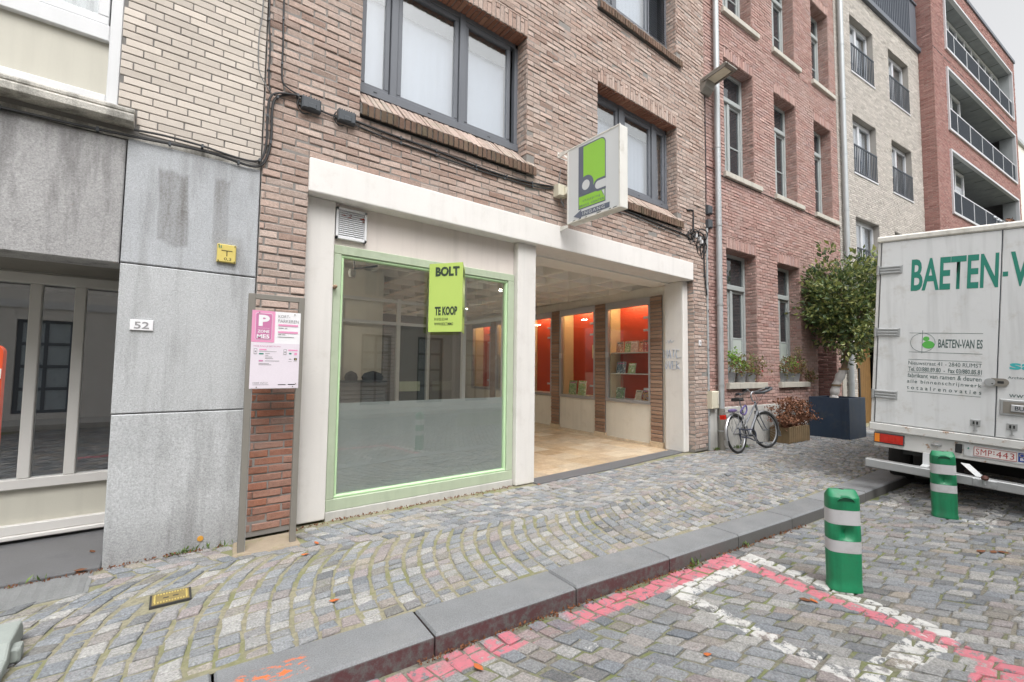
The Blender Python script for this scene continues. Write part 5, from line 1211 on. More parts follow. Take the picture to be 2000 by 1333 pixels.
hd = MB(FT); hd.cbox(1.115, 1.50, -.028, -.012, .26, .44, .008); o = hd.obj('latch_plate', m_galv, T); MB(FT).box(1.14, 1.48, -.031, -.027, .285, .415).obj('latch_recess', m_taupe, o); MB(FT).cbox(1.20, 1.46, -.045, -.030, .31, .385, .005).obj('latch_handle', m_alu, o)
lettering('BU', FT, 1.23, 1.30, .325, .37, m_plastic, o, -.047, .02)
for s_ in (.928, 1.215, 1.5, .5)[:3]:
    c_ = MB(FT); c_.cbox(s_-.04, s_+.04, -.024, -.012, .10, .175, .004); c_.tube([(s_, -.028, .16), (s_, -.028, .045)], .007, 6); c_.box(s_-.018, s_+.018, -.033, -.02, .04, .052); o = c_.obj('door_clip', m_galv, T); MB(FT).box(s_-.022, s_+.022, -.027, -.023, .12, .155).obj('slot', m_black, o)
# vinyl lettering
L_ = lambda t, a, b_, z0, z1, m_=m_tink, bo=.0, sp=1.0: lettering(t, FT, a, b_, z0, z1, m_, T, -.0135, bo, 0, 'lettering', sp)
L_('BAETEN', .306, 1.066, 1.71, 2.112, m_tgreen, .022); MB(FT).box(1.098, 1.140, -.0135, -.0120, 1.83, 1.885).obj('lettering', m_tgreen, T); L_('VAN ES', 1.155, 1.93, 1.71, 2.112, m_tgreen, .022)
def rule(z, z2=None, t=.0025): z2 = z if z2 is None else z2; MB(FT).prism([(.312, z-t), (.962, z2-t), (.962, z2+t), (.312, z+t)], -.0132, -.012).obj('rule', m_tink, T)
for z in (1.178, .938, .845, .685, .440): rule(z)
MB(FT).tube([(.44+.114*math.cos(a), -.0125, 1.06+.116*math.sin(a)) for a in np.linspace(0, 2*math.pi, 41)[:-1]], .0022, 4, True).obj('logo_ring', m_tink, T)
MB(FT).box(.434, .4385, -.0135, -.012, .925, 1.21).obj('logo_line', m_tink, T)
MB(FT).prism(arc(.472, 1.107, .030, 0, 360, 20, .028)[:-1], -.0138, -.012).prism(arc(.494, 1.033, .056, 0, 360, 24, .048)[:-1], -.0135, -.012).obj('logo_leaf', m_tleaf, T)
L_('BAETEN-VAN ES', .583, .962, 1.0, 1.105, m_tink, .018)
L_('Nieuwstraat 41 - 2840 RUMST', .313, .963, .778, .825); L_('Tel. 03/880.89.80  -  Fax 03/880.85.81', .315, .964, .698, .752, m_tink, .014)
L_('fabrikant van ramen & deuren', .311, .963, .618, .672, m_tink, .008); L_('alle binnenschrijnwerk', .309, .965, .535, .592, m_tink, .008, 1.25); L_('totaalrenovaties', .308, .966, .468, .515, m_tink, .008, 1.6)
L_('sapa', 1.178, 1.60, .745, .85, m_cyan, .03); L_('Architectural aluminium', 1.168, 1.60, .672, .70, m_tink, .006); L_('www.baeten-vanes.be', 1.182, 1.85, .465, .52)
# under the doors
MB(FT).cbox(.0, 2.18, .01, .09, -.31, -.10, .008).obj('light_beam', m_rusty, T)
for s_ in (-.004, 1.88):
    lt = MB(FT).cbox(s_, s_+.307, -.012, .03, -.262, -.128, .006).obj('tail_light', m_plastic, T)
    a, b_ = (s_+.010, s_+.062) if s_ < 1 else (s_+.245, s_+.297); MB(FT).cbox(a, b_, -.02, -.01, -.25, -.14, .004).obj('indicator_lens', m_orlens, lt)
    a, b_ = (s_+.066, s_+.297) if s_ < 1 else (s_+.010, s_+.241); MB(FT).cbox(a, b_, -.02, -.01, -.25, -.14, .004).obj('brake_lens', m_redlens, lt)
    k = MB(FT)
    for q in np.linspace(a+.055, b_-.055, 3): k.cbox(q-.03, q+.03, -.024, -.018, -.235, -.155, .01)
    k.obj('lens_boss', m_redlens, lt)
MB(FT).cbox(.767, .825, -.018, .02, -.24, -.135, .012).obj('lamp_block', m_black, T); MB(FT).lathe([(0, 0), (.045, 0), (.05, .02), (.03, .03), (0, .03)], (.60, .0, -.20), 14, 1, .5).obj('number_lamp', m_galv, T)
pb = MB(FT).cbox(.838, 1.40, .0, .02, -.265, -.118, .006).obj('plate_holder', m_truck, T)
pp = MB(FT).cbox(.919, 1.262, -.006, .004, -.245, -.138, .004).obj('number_plate', m_plate, T)
for a, b_, c_, d_ in ((.923, 1.258, -.243, -.239), (.923, 1.258, -.144, -.140), (.923, .927, -.243, -.14), (1.254, 1.258, -.243, -.14)): MB(FT).box(a, b_, -.0075, -.005, c_, d_).obj('border', m_platered, pp)
lettering('SMP', FT, .94, 1.068, -.226, -.158, m_platered, pp, -.0075, -.004, 0, 'lettering', 1.08); lettering('443', FT, 1.10, 1.24, -.226, -.158, m_platered, pp, -.0075, -.004, 0, 'lettering', 1.08); MB(FT).box(1.079, 1.089, -.0078, -.005, -.20, -.19).box(1.079, 1.089, -.0078, -.005, -.175, -.165).obj('dot', m_platered, pp)
eu = MB(FT).cbox(1.268, 1.325, -.004, .004, -.240, -.140, .003).obj('eu_badge', m_eu, T); lettering('B', FT, 1.285, 1.31, -.225, -.195, m_sheet, eu, -.0055, .02)
for i in range(12):
    a = i*math.pi/6; x, z = 1.297+.018*math.cos(a), -.167+.018*math.sin(a); MB(FT).box(x-.003, x+.003, -.0055, -.003, z-.003, z+.003).obj('star', m_yellow, eu)
MB(FT).prism([(.868, -.175), (.875, -.155), (.885, -.165), (.882, -.18)], -.004, .0).obj('mud_mark', m_tgreen, pb)
bm = MB(FT); bm.cbox(-.03, 2.22, -.30, -.18, -.545, -.445, .008); bm.obj('bumper_bar', m_galv, T)
for s_ in (.52, 1.65): MB(FT).box(s_-.035, s_+.035, -.20, .2, -.50, -.44).box(s_-.035, s_+.035, -.02, .03, -.47, -.30).obj('bumper_arm', m_truck, T)
MB(FT).add([(.83, -.17, -.33), (.90, -.17, -.33), (1.03, -.25, -.44), (.96, -.25, -.44), (.83, -.14, -.33), (.90, -.14, -.33), (1.03, -.22, -.44), (.96, -.22, -.44)], [(0, 3, 2, 1), (4, 5, 6, 7), (0, 1, 5, 4), (1, 2, 6, 5), (2, 3, 7, 6), (3, 0, 4, 7)]).obj('bumper_brace', m_truck, T)
tb = MB(FT); tb.cbox(.94, 1.13, -.312, -.298, -.535, -.455, .004); tb.tube([(1.035, -.33, -.50), (1.035, -.33, -.455)], .016, 8); o = tb.obj('tow_bracket', m_galv, T); MB(FT).lathe([(0, -.03), (.025, -.02), (.033, 0), (.025, .02), (0, .03)], (1.035, -.33, -.43), 12).obj('tow_ball', simple('rusty_ball', (.12, .055, .045), .5, .4), o)
for x in (.965, 1.105): MB(FT).prism(arc(x, -.495, .017, 0, 360, 6)[:-1], -.32, -.31).obj('bolt', m_galv, o)
MB(FT).box(.28, .52, .10, .14, -.37, -.29).obj('light_bracket', m_black, T)
mf = MB(FT).box(.34, .80, .75, .76, -.75, -.33).obj('mudflap', m_rubber, T); lettering('VoL', FT, .37, .53, -.45, -.372, m_sheet, mf, .745, .02)
MB(FT).box(1.5, 1.95, .75, .76, -.75, -.33).obj('mudflap', m_rubber, T)
ch = MB(FT); ch.box(.55, .67, .1, 6.4, -.42, -.2); ch.box(1.5, 1.62, .1, 6.4, -.42, -.2); ch.box(.2, 2.0, 1.2, 1.32, -.60, -.48); ch.box(.1, 2.1, .6, 4.2, -.2, -.11); ch.obj('chassis', m_chassis, T)
def wheel(s_, d_, w=.24, r=.40):
    f = FT.sub((s_, d_, -.945+r+.03), (0, 1, 0), (0, 0, 1), (1, 0, 0)); b = MB(f); b.lathe([(.22, 0), (.36, 0), (r-.02, .02), (r, .05), (r, w-.05), (r-.02, w-.02), (.36, w), (.22, w)], (0, 0, 0), 28); o = b.obj('wheel', m_rubber, T)
    b = MB(f); b.lathe([(0, .05), (.08, .05), (.1, .02), (.21, .01), (.23, -.004), (.23, .1), (0, .1)], (0, 0, 0), 20); b.obj('rim', m_galv, o)
for s_ in (.0, .27, 1.66, 1.93): wheel(s_, 1.3)
for s_ in (.05, 1.88): wheel(s_, 5.35)
cb = MB(FT); cb.prismx([(4.6, -.45), (4.6, 1.25), (4.75, 1.36), (5.75, 1.30), (6.25, .55), (6.35, .45), (6.4, -.45), (5.85, -.45), (5.8, -.18), (5.55, -.02), (5.15, -.02), (4.9, -.18), (4.85, -.45)], .06, 2.12); cb.obj('cab', m_truck, T, bevel=.03)
for s_ in (.05, 2.115): MB(FT).add([(s_, 4.85, .45), (s_, 6.1, .45), (s_, 5.75, 1.12), (s_, 4.85, 1.15), (s_+.015, 4.85, .45), (s_+.015, 6.1, .45), (s_+.015, 5.75, 1.12), (s_+.015, 4.85, 1.15)], [(0, 1, 2, 3), (7, 6, 5, 4), (0, 4, 5, 1), (1, 5, 6, 2), (2, 6, 7, 3), (3, 7, 4, 0)]).obj('side_window', m_pane, T)

# ------------------------------------------------------------------ green plastic bollards
def bollard(loc, rot, label):
    t = thing('bollard', label, 'bollard', (0, 0, 0), 'green and white plastic bollards')
    N = 36
    def ring(z, k=1.0, dent=0.0, ky=None):
        out = []
        for i in range(N):
            a = 2*math.pi*i/N; c, s = math.cos(a), math.sin(a); e = 2/3.3
            x = .108*k*math.copysign(abs(c)**e, c); y = .076*(ky or k)*math.copysign(abs(s)**e, s)
            if dent: y *= 1-dent*max(0, 1-abs(x)/.06)
            out.append((x, y, z))
        return out
    def shell(rings, nm, mat, cap=True):
        V = [p for r in rings for p in r]; n = len(rings)
        F = [(i*N+k_, i*N+(k_+1) % N, (i+1)*N+(k_+1) % N, (i+1)*N+k_) for i in range(n-1) for k_ in range(N)]
        if cap: F += [tuple(range(N-1, -1, -1)), tuple(range((n-1)*N, n*N))]
        return MB().add(V, F, True).obj(nm, mat, t)
    shell([ring(0, 1.02), ring(.028, 1.02), ring(.034, .985), ring(.10, .985), ring(.265, 1.0), ring(.275, .985), ring(.365, .985), ring(.372, 1.0, .25), ring(.40, 1.0, .5), ring(.42, 1.0, .62), ring(.44, 1.0, .5), ring(.468, .995, .2), ring(.475, .975), ring(.585, .965), ring(.592, .985), ring(.66, .97)], 'body', m_bolg)
    shell([ring(.278, .998), ring(.362, .998)], 'reflective_band', m_bolw, False); shell([ring(.478, .985), ring(.582, .978)], 'reflective_band', m_bolw, False)
    cap = shell([ring(.655, .97), ring(.672, .97), ring(.674, .97, 0, .95), ring(.712, .86, 0, .34), ring(.722, .80, 0, .20)], 'cap', m_bolg)
    # grip slot under the peak of the cap, on both broad sides
    for sg in (-1, 1):
        q = MB(); P = [(.055*math.cos(a), sg*.060, .655+.034*math.sin(a)) for a in np.linspace(0, math.pi, 12)]
        V = P+[(p[0]*1.02, sg*.082, p[2]-.012) for p in P]; n = len(P)
        q.add(V, [(i, i+1, n+i+1, n+i) for i in range(n-1)]+[tuple(range(n))], True); q.obj('grip_hood', m_bolg, cap)
        MB().prism([(p[0]*.9, p[2]-.006) for p in P], sg*.0755-.001, sg*.0755+.001).obj('grip_slot', simple('slot_green', (.004, .06, .028), .6) if 'slot_green' not in bpy.data.materials else bpy.data.materials['slot_green'], cap)
    MB().lathe([(0, 0), (.018, 0), (.018, .004), (0, .004)], (0, 0, .719), 10).obj('filler_hole', m_black, cap)
    t.location = loc; t.rotation_euler = (0, 0, rot); return t
bl1 = bollard((4.085, -3.29, -.108), math.radians(-52), 'nearer green and white bollard standing on the pink and white painted lines')
bl2 = copy_thing(bl1, (6.99-4.085, -3.40+3.29, 0), 'farther green and white bollard in front of the truck bumper'); bl2.rotation_euler = (0, 0, math.radians(-70))

# ------------------------------------------------------------------ bicycle against the wall
yw, ln_ = math.radians(-1.5), math.radians(7)
bX = np.array([math.cos(yw), math.sin(yw), 0]); bN = np.array([-math.sin(yw), math.cos(yw), 0])
bZ = np.array([0, 0, 1])*math.cos(ln_)+bN*math.sin(ln_); bY = np.cross(bZ, bX)
FK = Fr((8.30, -.50, .004), bX, bY, bZ)        # s forward, d towards the wall, z up
K = thing('bicycle', 'silver grey city bicycle with butterfly handlebars leaning by the wall', 'bicycle', (8.3, -.5, 0))
R_ = .345
def bwheel(fr, x):
    c = lambda a, r, d=0: (x+r*math.cos(a), d, R_+r*math.sin(a)); A_ = np.linspace(0, 2*math.pi, 41)[:-1]
    w = MB(fr).tube([c(a, R_-.02) for a in A_], .023, 8, True).obj('tyre', m_rubber, K)
    MB(fr).tube([c(a, R_-.045) for a in A_], .011, 6, True).obj('rim', m_chrome, w)
    sp = MB(fr)
    for i in range(28): a = 2*math.pi*i/28; sp.tube([c(a+.5*(1 if i % 2 else -1), .02, .025*(1 if i % 4 < 2 else -1)), c(a, R_-.05)], .0016, 3)
    sp.obj('spokes', m_chrome, w); MB(fr).tube([(x, -.05, R_), (x, .05, R_)], .022, 10).obj('hub', m_chrome, w)
    return w
bwheel(FK, 0)
sa = math.radians(-14); HX = .875
FKs = FK.sub((1.0, 0, 0), (math.cos(sa), math.sin(sa), 0), (-math.sin(sa), math.cos(sa), 0), (0, 0, 1))   # steered front end about x=1.0
bwheel(FKs, .07)
BBp, ST, HT, HB_ = (.455, 0, .285), (.315, 0, .78), (.86, 0, .86), (.90, 0, .72)
fb = MB(FK); fb.tube([BBp, HB_], .022, 10); fb.tube([BBp, ST], .017, 10); fb.tube([(.395, 0, .50), HT], .018, 10); fb.tube([HB_, HT, (.845, 0, .90)], .021, 10)
for d in (-.05, .05):
    fb.tube([BBp, (0, d, R_)], .010, 8); fb.tube([(.345, 0, .68), (0, d, R_)], .009, 8)
fb.obj('frame', m_bframe, K)
fk = MB(FKs)
for d in (-.045, .045): fk.tube(smooth([(-.10, d*.8, .71), (-.07, d, .6), (.03, d, .40), (.07, d, R_)]), .012, 8)
fk.tube([(-.10, -.04, .71), (-.10, .04, .71)], .014, 8); fk.obj('fork', m_bframe, K)
stm = MB(FKs); stm.tube(smooth([(-.155, 0, .90), (-.185, 0, 1.0), (-.165, 0, 1.06), (-.11, 0, 1.09)]), .014, 10); stm.obj('stem', m_chrome, K)
hb = MB(FKs)
for sg in (-1, 1):
    hb.tube(smooth([(-.11, 0, 1.09), (-.11, sg*.06, 1.09), (-.07, sg*.13, 1.115), (-.02, sg*.20, 1.14)]), .012, 8)
hb.obj('handlebar', m_chrome, K)
gp = MB(FKs)
for sg in (-1, 1): gp.tube(smooth([(-.02, sg*.20, 1.14), (.03, sg*.27, 1.14), (-.03, sg*.335, 1.12), (-.16, sg*.34, 1.08), (-.25, sg*.28, 1.06), (-.27, sg*.17, 1.06)]), .025, 9)
gp.obj('grip', m_plastic, K)
bk = MB(FKs)
for sg in (-1, 1): bk.tube(smooth([(-.02, sg*.2, 1.12), (-.09, sg*.25, 1.07), (-.16, sg*.27, 1.03)]), .008, 6)
bk.tube(smooth([(-.05, -.1, 1.1), (.02, -.1, 1.04), (.0, -.04, .92), (-.12, 0, .82)]), .004, 4); bk.tube(smooth([(-.05, .1, 1.1), (.04, .08, 1.0), (.0, .03, .88), (-.12, 0, .78)]), .004, 4); bk.obj('brake_lever', m_plastic, K)
MB(FK).tube([ST, (.275, 0, .925)], .013, 8).obj('seat_post', m_chrome, K)
sd = MB(FK); prof = [(-.13, .085, .965), (-.10, .095, .975), (-.02, .085, .972), (.06, .045, .968), (.13, .022, .972), (.16, .012, .965)]
V = []; 
for x, w, z in prof: V += [(.26+x, -w, z-.03), (.26+x, -w*.8, z+.012), (.26+x, 0, z+.02), (.26+x, w*.8, z+.012), (.26+x, w, z-.03), (.26+x, 0, z-.045)]
F = [(i*6+k_, i*6+(k_+1) % 6, (i+1)*6+(k_+1) % 6, (i+1)*6+k_) for i in range(5) for k_ in range(6)]+[(5, 4, 3, 2, 1, 0), (30, 31, 32, 33, 34, 35)]
sd.add(V, F, True).obj('saddle', m_rubber, K)
fd = MB(FK)
def fender(fr, x, a0, a1, nm):
    A_ = np.linspace(math.radians(a0), math.radians(a1), 18); r = R_+.022; b = MB(fr); V = []
    for a in A_:
        for d, q in ((-.030, -.012), (-.018, .004), (0, .009), (.018, .004), (.030, -.012)): V.append((x+(r+q)*math.cos(a), d, R_+(r+q)*math.sin(a)))
    F = [(i*5+k_, i*5+k_+1, (i+1)*5+k_+1, (i+1)*5+k_) for i in range(17) for k_ in range(4)]
    return b.add(V, F, True).obj(nm, m_chrome, K)
fender(FK, 0, 40, 195, 'mudguard'); fender(FKs, .07, -10, 128, 'mudguard')
MB(FK).box(-.385, -.365, -.03, .03, .17, .26).obj('mud_flap', m_chrome, K); MB(FKs).box(.425, .445, -.03, .03, .20, .30).obj('mud_flap', m_chrome, K)
rk = MB(FK)
for d in (-.06, .06): rk.tube([(.27, d, .73), (-.28, d, .73)], .006, 6); rk.tube([(-.18, d, .73), (0, d*1.1, R_+.03)], .005, 6); rk.tube([(.05, d, .73), (0, d*1.1, R_+.03)], .005, 6)
for x in (-.28, -.1, .1): rk.tube([(x, -.06, .73), (x, .06, .73)], .006, 6)
rk.obj('luggage_rack', m_chrome, K)
MB(FK).cbox(-.39, -.34, -.05, .05, .62, .70, .012).obj('tail_reflector', m_redlens, K)
cg = MB(FK); P = smooth([(.0, -.075, R_+.09), (.2, -.075, .40), (.4, -.075, .40), (.53, -.075, .36), (.56, -.075, .28), (.50, -.075, .19), (.3, -.075, .25), (0, -.075, R_-.05)]); cg.tube(P, .012, 6, True); cg.obj('chain_guard', m_navy, K)
MB(FK).tube([(BBp[0], -.08, BBp[2]), (BBp[0], .07, BBp[2])], .02, 10).obj('bottom_bracket', m_plastic, K)
cr = MB(FK); cr.tube([(.455, -.085, .285), (.54, -.09, .15)], .011, 8); cr.tube([(.455, .075, .285), (.37, .08, .42)], .011, 8); cr.obj('crank', m_chrome, K)
pd_ = MB(FK); pd_.box(.50, .59, -.17, -.09, .135, .16); pd_.box(.33, .42, .08, .16, .41, .435); pd_.obj('pedal', m_plastic, K)
dl = MB(FK); dl.tube([(0, -.06, R_), (.03, -.06, R_-.12), (-.01, -.06, R_-.17)], .012, 6); dl.lathe([(0, 0), (.04, 0), (.04, .01), (0, .01)], (.0, -.07, R_), 14); dl.obj('derailleur', m_plastic, K)
bagt = thing('purple_strap_bag', 'purple cloth and strap tied over the bicycle rack', 'bag', tuple(FK.w((.05, 0, .74))))
pb_ = MB(FK); pb_.lathe([(0, 0), (.05, .01), (.055, .035), (.03, .055), (0, .06)], (-.02, 0, .735), 12, 2.6, 1.0); pb_.obj('cloth', m_purple, bagt)
st_ = MB(FK); st_.tube(smooth([(.12, -.07, .74), (.22, -.08, .80), (.32, -.08, .84), (.34, -.08, .76), (.25, -.08, .68), (.14, -.07, .70)]), .014, 6, True); st_.obj('strap', simple('violet_strap', (.10, .08, .22), .8), bagt)
lck = MB(FK).tube(smooth([(.24, -.06, .66), (.20, -.08, .58), (.16, -.07, .50), (.22, -.07, .46), (.29, -.06, .52), (.28, -.05, .62)]), .011, 6, True).obj('cable_lock', m_galv, K)

# ------------------------------------------------------------------ leaves helper
def leaf_mesh(cents, size, up=.3, asp=.42, seed=1, droop=.2, normals=None):
    """folded kite-shaped leaves; returns MB"""
    r = np.random.default_rng(seed); n = len(cents); b = MB(); V = []; F = []; rn = []
    ax = r.normal(0, 1, (n, 3)); 
    if normals is not None: ax = ax*.75+normals
    ax[:, 2] += up; ax /= np.linalg.norm(ax, axis=1, keepdims=True)
    w = np.cross(ax, r.normal(0, 1, (n, 3))); w /= np.linalg.norm(w, axis=1, keepdims=True); nn = np.cross(ax, w)
    L = size*(.65+r.random(n)*.7)
    for i in range(n):
        c, a, s_, k, l = cents[i], ax[i], w[i], nn[i], L[i]; h = l*asp*.5; o = len(V)
        V += [c, c+a*l*.45+s_*h+k*h*.35, c+a*l-k*l*droop, c+a*l*.45-s_*h+k*h*.35, c+a*l*.5]; F += [(o, o+1, o+4), (o+1, o+2, o+4), (o+2, o+3, o+4), (o+3, o, o+4)]; rn += [r.random()]*5
    b.v = [tuple(p) for p in V]; b.f = F; b.sm = [False]*len(F); b.rn = rn; return b

# ------------------------------------------------------------------ tree in the navy planter
FPl = Fr.yawed((12.03, -1.13, 0), 3.7); PLW = .92
PLt = thing('planter', 'square navy blue planter box holding the wrapped tree', 'planter', tuple(FPl.w((.45, .4, 0))))
pw = MB(FPl); H_ = .905; tt = .035
pw.box(0, PLW, 0, tt, .0, H_).box(0, PLW, .80-tt, .80, 0, H_).box(0, tt, tt, .80-tt, 0, H_).box(PLW-tt, PLW, tt, .80-tt, 0, H_); pw.obj('box', m_planter, PLt, bevel=.006)
MB(FPl).box(tt, PLW-tt, tt, .80-tt, .02, H_-.05).obj('soil', m_soil, PLt)
TRt = thing('tree', 'small evergreen tree with yellowish leaves and a plastic wrapped trunk in the navy planter', 'tree', tuple(FPl.w((.42, .40, .86))))
Tb = np.array([12.42, -.73, .86]); T1 = np.array([12.44, -.78, 1.18]); T2 = np.array([12.46, -.93, 1.55]); T3 = np.array([12.48, -1.0, 1.95])
trk = MB().tube(smooth([Tb, T1, T2, T3]), np.linspace(.075, .05, 13), 10); 
limbs = []; rr = np.random.default_rng(5); CC = np.array([12.50, -.97, 3.05]); CR = np.array([.80, .80, 1.22])
for i in range(15):
    a = i*2.4; e = .15+.85*rr.random(); tip = CC+CR*np.array([math.cos(a)*.75, math.sin(a)*.75, -.45+1.2*e]); st = T3+(T2-T3)*rr.random()*.35
    P = smooth([st, st+(tip-st)*.4+np.array([0, 0, .1]), tip]); trk.tube(P, np.linspace(.026, .006, len(P)), 6); limbs.append(P)
    for j in range(3):
        q = P[int(len(P)*(.4+.18*j))]; t2 = q+rr.normal(0, .25, 3)+np.array([0, 0, .12]); trk.tube([q, (q+t2)/2+rr.normal(0, .03, 3), t2], [.010, .007, .003], 5); limbs.append([q, t2])
trk.obj('trunk', m_bark, TRt)
wr = MB(); P = smooth([Tb+(0, 0, .01), T1, T2], 6); wr.tube(P, [.088+.012*math.sin(i*2.3)+.006*math.sin(i*5.1) for i in range(len(P))], 12); wr.obj('plastic_wrap', m_wrap, TRt)
for q in (P[0], P[6], P[-1]): MB().tube([q-np.array([0, 0, .018]), q+np.array([0, 0, .018])], .103, 12).obj('tape_band', m_wood, TRt)
cl_ = []
for i in range(118):
    v = rr.normal(0, 1, 3); v /= np.linalg.norm(v); c = CC+CR*v*(rr.random()**.33)*(.72+.52*rr.random())
    if c[2] < 1.75 or (c[2] < 2.2 and rr.random() < .35): continue
    cl_.append(c)
for l in limbs: cl_.append(np.array(l[-1])); cl_.append(np.array(l[-1])+rr.normal(0, .16, 3))
cents = []; nrm = []
for c in cl_:
    k = rr.integers(16, 46); off = rr.normal(0, 1, (k, 3))*np.array([.105, .105, .09]); cents += list(c+off); nrm += list((c-CC)/CR*.8+off*4)
cents = np.array(cents); nrm = np.array(nrm)
cr_ = leaf_mesh(cents, .125, .25, .46, 3, .15, nrm); o = cr_.obj('crown', m_leaf, TRt, rnd=True)

# ------------------------------------------------------------------ wooden planter with dried flower heads
FW_ = FB.sub((2.15, -.44, 0), (1, 0, 0), (0, 1, 0), (0, 0, 1))
WP = thing('wooden_planter', 'weathered wooden trough full of dried brown flower heads beside the bicycle', 'planter', tuple(FW_.w((.45, .15, 0))))
pm = MB(FW_).cbox(.003, .087, -.012, .012, .0, .33, .006).mesh('slat', m_wood)
for i in range(10):
    for d in (0, .36):
        q = bpy.data.objects.new('slat', pm); q.location = FB.A[0]*(i*.09)+FB.A[1]*d+np.array([0, 0, .006*((i*7) % 3)]); attach(q, WP)
MB(FW_).box(-.012, .0, -.01, .37, 0, .32).obj('end_board', m_wood, WP); MB(FW_).box(.90, .912, -.01, .37, 0, .32).obj('end_board', m_wood, WP); MB(FW_).box(.0, .90, .0, .36, .02, .26).obj('soil', m_soil, WP)
DF = thing('dried_flowers', 'brown dried sedum heads on stiff stems in the wooden trough', 'plant', tuple(FW_.w((.45, .18, .26))))
stb = MB(); hc = []
for i in range(62):
    x, d = rr.random()*.9, .04+rr.random()*.28; b0 = FW_.w((x, d, .25)); sp_ = (x-.45)*.5; tip = FW_.w((x+sp_+rr.normal(0, .05), d+rr.normal(0, .07)-.10+.05, .40+rr.random()*.52*(1-.5*abs(x-.4)))); stb.tube([b0, (b0+tip)/2+rr.normal(0, .02, 3), tip], [.006, .005, .004], 4)
    k = 30; o_ = rr.normal(0, 1, (k, 3))*np.array([.06, .06, .022]); hc += list(tip+o_)
    k = 5; hc += [b0+(tip-b0)*t_+rr.normal(0, .03, 3) for t_ in rr.random(k)*.8]
stb.obj('stems', m_dried, DF, rnd=True); leaf_mesh(np.array(hc), .05, .6, .7, 8).obj('flower_heads', m_dried, DF, rnd=True)

# ------------------------------------------------------------------ flower boxes on the two ground floor sills
def flowerbox(u0, u1, label, plabel, seed, fresh, trail):
    r = np.random.default_rng(seed)
    for i, u in enumerate(np.linspace(u0+.22, u1-.30, 3)):
        t = thing('flower_pot', label[i], 'flower pot', tuple(FB.w((u, .06, 1.245))), 'crumpled zinc pots on the ground floor sills')
        MB(FB).lathe([(0, 0), (.105, 0), (.115, .02), (.14, .19), (.148, .20), (.135, .20), (.13, .17), (0, .17)], (u, .075, 1.245), 18).obj('pot', m_zpot, t)
    t = thing('sill_plant', plabel, 'plant', tuple(FB.w(((u0+u1)/2, .06, 1.42))), 'plants in the sill pots')
    c = []
    for i in range(46):
        u = u0+.05+r.random()*(u1-u0); hz = 1.44+r.random()*.36*(1-.35*abs((u-u0)/(u1-u0)-.4)); d = -.02+r.normal(0, .07); k = 16; c += list(FB.w(np.array([u, d, hz])+r.normal(0, 1, (k, 3))*np.array([.06, .05, .055])))
    if trail:
        for i in range(26): c += list(FB.w(np.array([u1+.02+r.random()*.42, -.06+r.normal(0, .03), 1.26+r.random()*.26])+r.normal(0, 1, (7, 3))*.03))
        for i in range(12): c += list(FB.w(np.array([u1-.22+r.normal(0, .04), .0, 1.75+i*.025])+r.normal(0, 1, (7, 3))*.028))
    leaf_mesh(np.array(c), .055, .3, .5, seed).obj('foliage', m_mixleaf, t, rnd=True)
    c = []
    for q in fresh: c += list(FB.w(np.array(q)+r.normal(0, 1, (70, 3))*np.array([.07, .05, .06])))
    leaf_mesh(np.array(c), .06, .4, .6, seed+1).obj('fresh_foliage', m_freshleaf, t, rnd=True)
    c = [FB.w((u0+.1+r.random()*(u1-u0-.1), -.08, 1.45+r.random()*.3)) for i in range(14 if trail else 6)]
    leaf_mesh(np.array(c), .045, .2, .9, seed+2).obj('flowers', m_flower, t, rnd=True)
flowerbox(.62, 1.92, ['left zinc pot under the fresh green plant on the first sill', 'middle zinc pot on the first sill right of the drain pipe', 'right zinc pot in shade on the first sill right of the drain pipe'], 'bushy red brown and fresh green plants on the first ground floor sill', 21, [(.80, -.03, 1.80), (.90, -.03, 1.66), (1.2, -.06, 1.60)], False)
flowerbox(2.70, 3.86, ['left zinc pot on the second sill near the doorway', 'middle zinc pot on the second sill near the doorway', 'right zinc pot on the second sill under the trailing stems'], 'leggy plants with pink flowers trailing off the second ground floor sill', 31, [(3.25, -.04, 1.68)], True)

# ------------------------------------------------------------------ street lamp
SL = thing('street_lamp', 'flat grey street lamp head on a short wall bracket by the drain pipe', 'street lamp', tuple(FB.w((.0, 0, 7.0))))
MB(FB).prismx([(.0, 6.84), (-.05, 6.84), (-.13, 6.93), (-.17, 7.05), (-.13, 7.10), (.0, 7.10)], -.14, .15).obj('bracket', m_taupe, SL, bevel=.01)
al_ = math.radians(8)
FLm = Fr(FB.w((.005, -.08, 7.05)), FB.A[0], -FB.A[1]*math.cos(al_)+np.array([0, 0, math.sin(al_)]), FB.A[1]*math.sin(al_)+np.array([0, 0, math.cos(al_)]))
hd = MB(FLm); hd.box(-.165, .165, .0, .50, .0, .05); hd.obj('head', m_taupe, SL, bevel=.015)
rim_ = MB(FLm); rim_.box(-.165, -.135, .03, .52, -.03, .0).box(.135, .165, .03, .52, -.03, .0).box(-.165, .165, .0, .06, -.03, .0).box(-.165, .165, .46, .52, -.03, .0); rim_.obj('head_rim', m_taupe, SL)
MB(FLm).box(-.12, .12, .09, .43, -.012, -.001).obj('lens', m_ivory, SL)

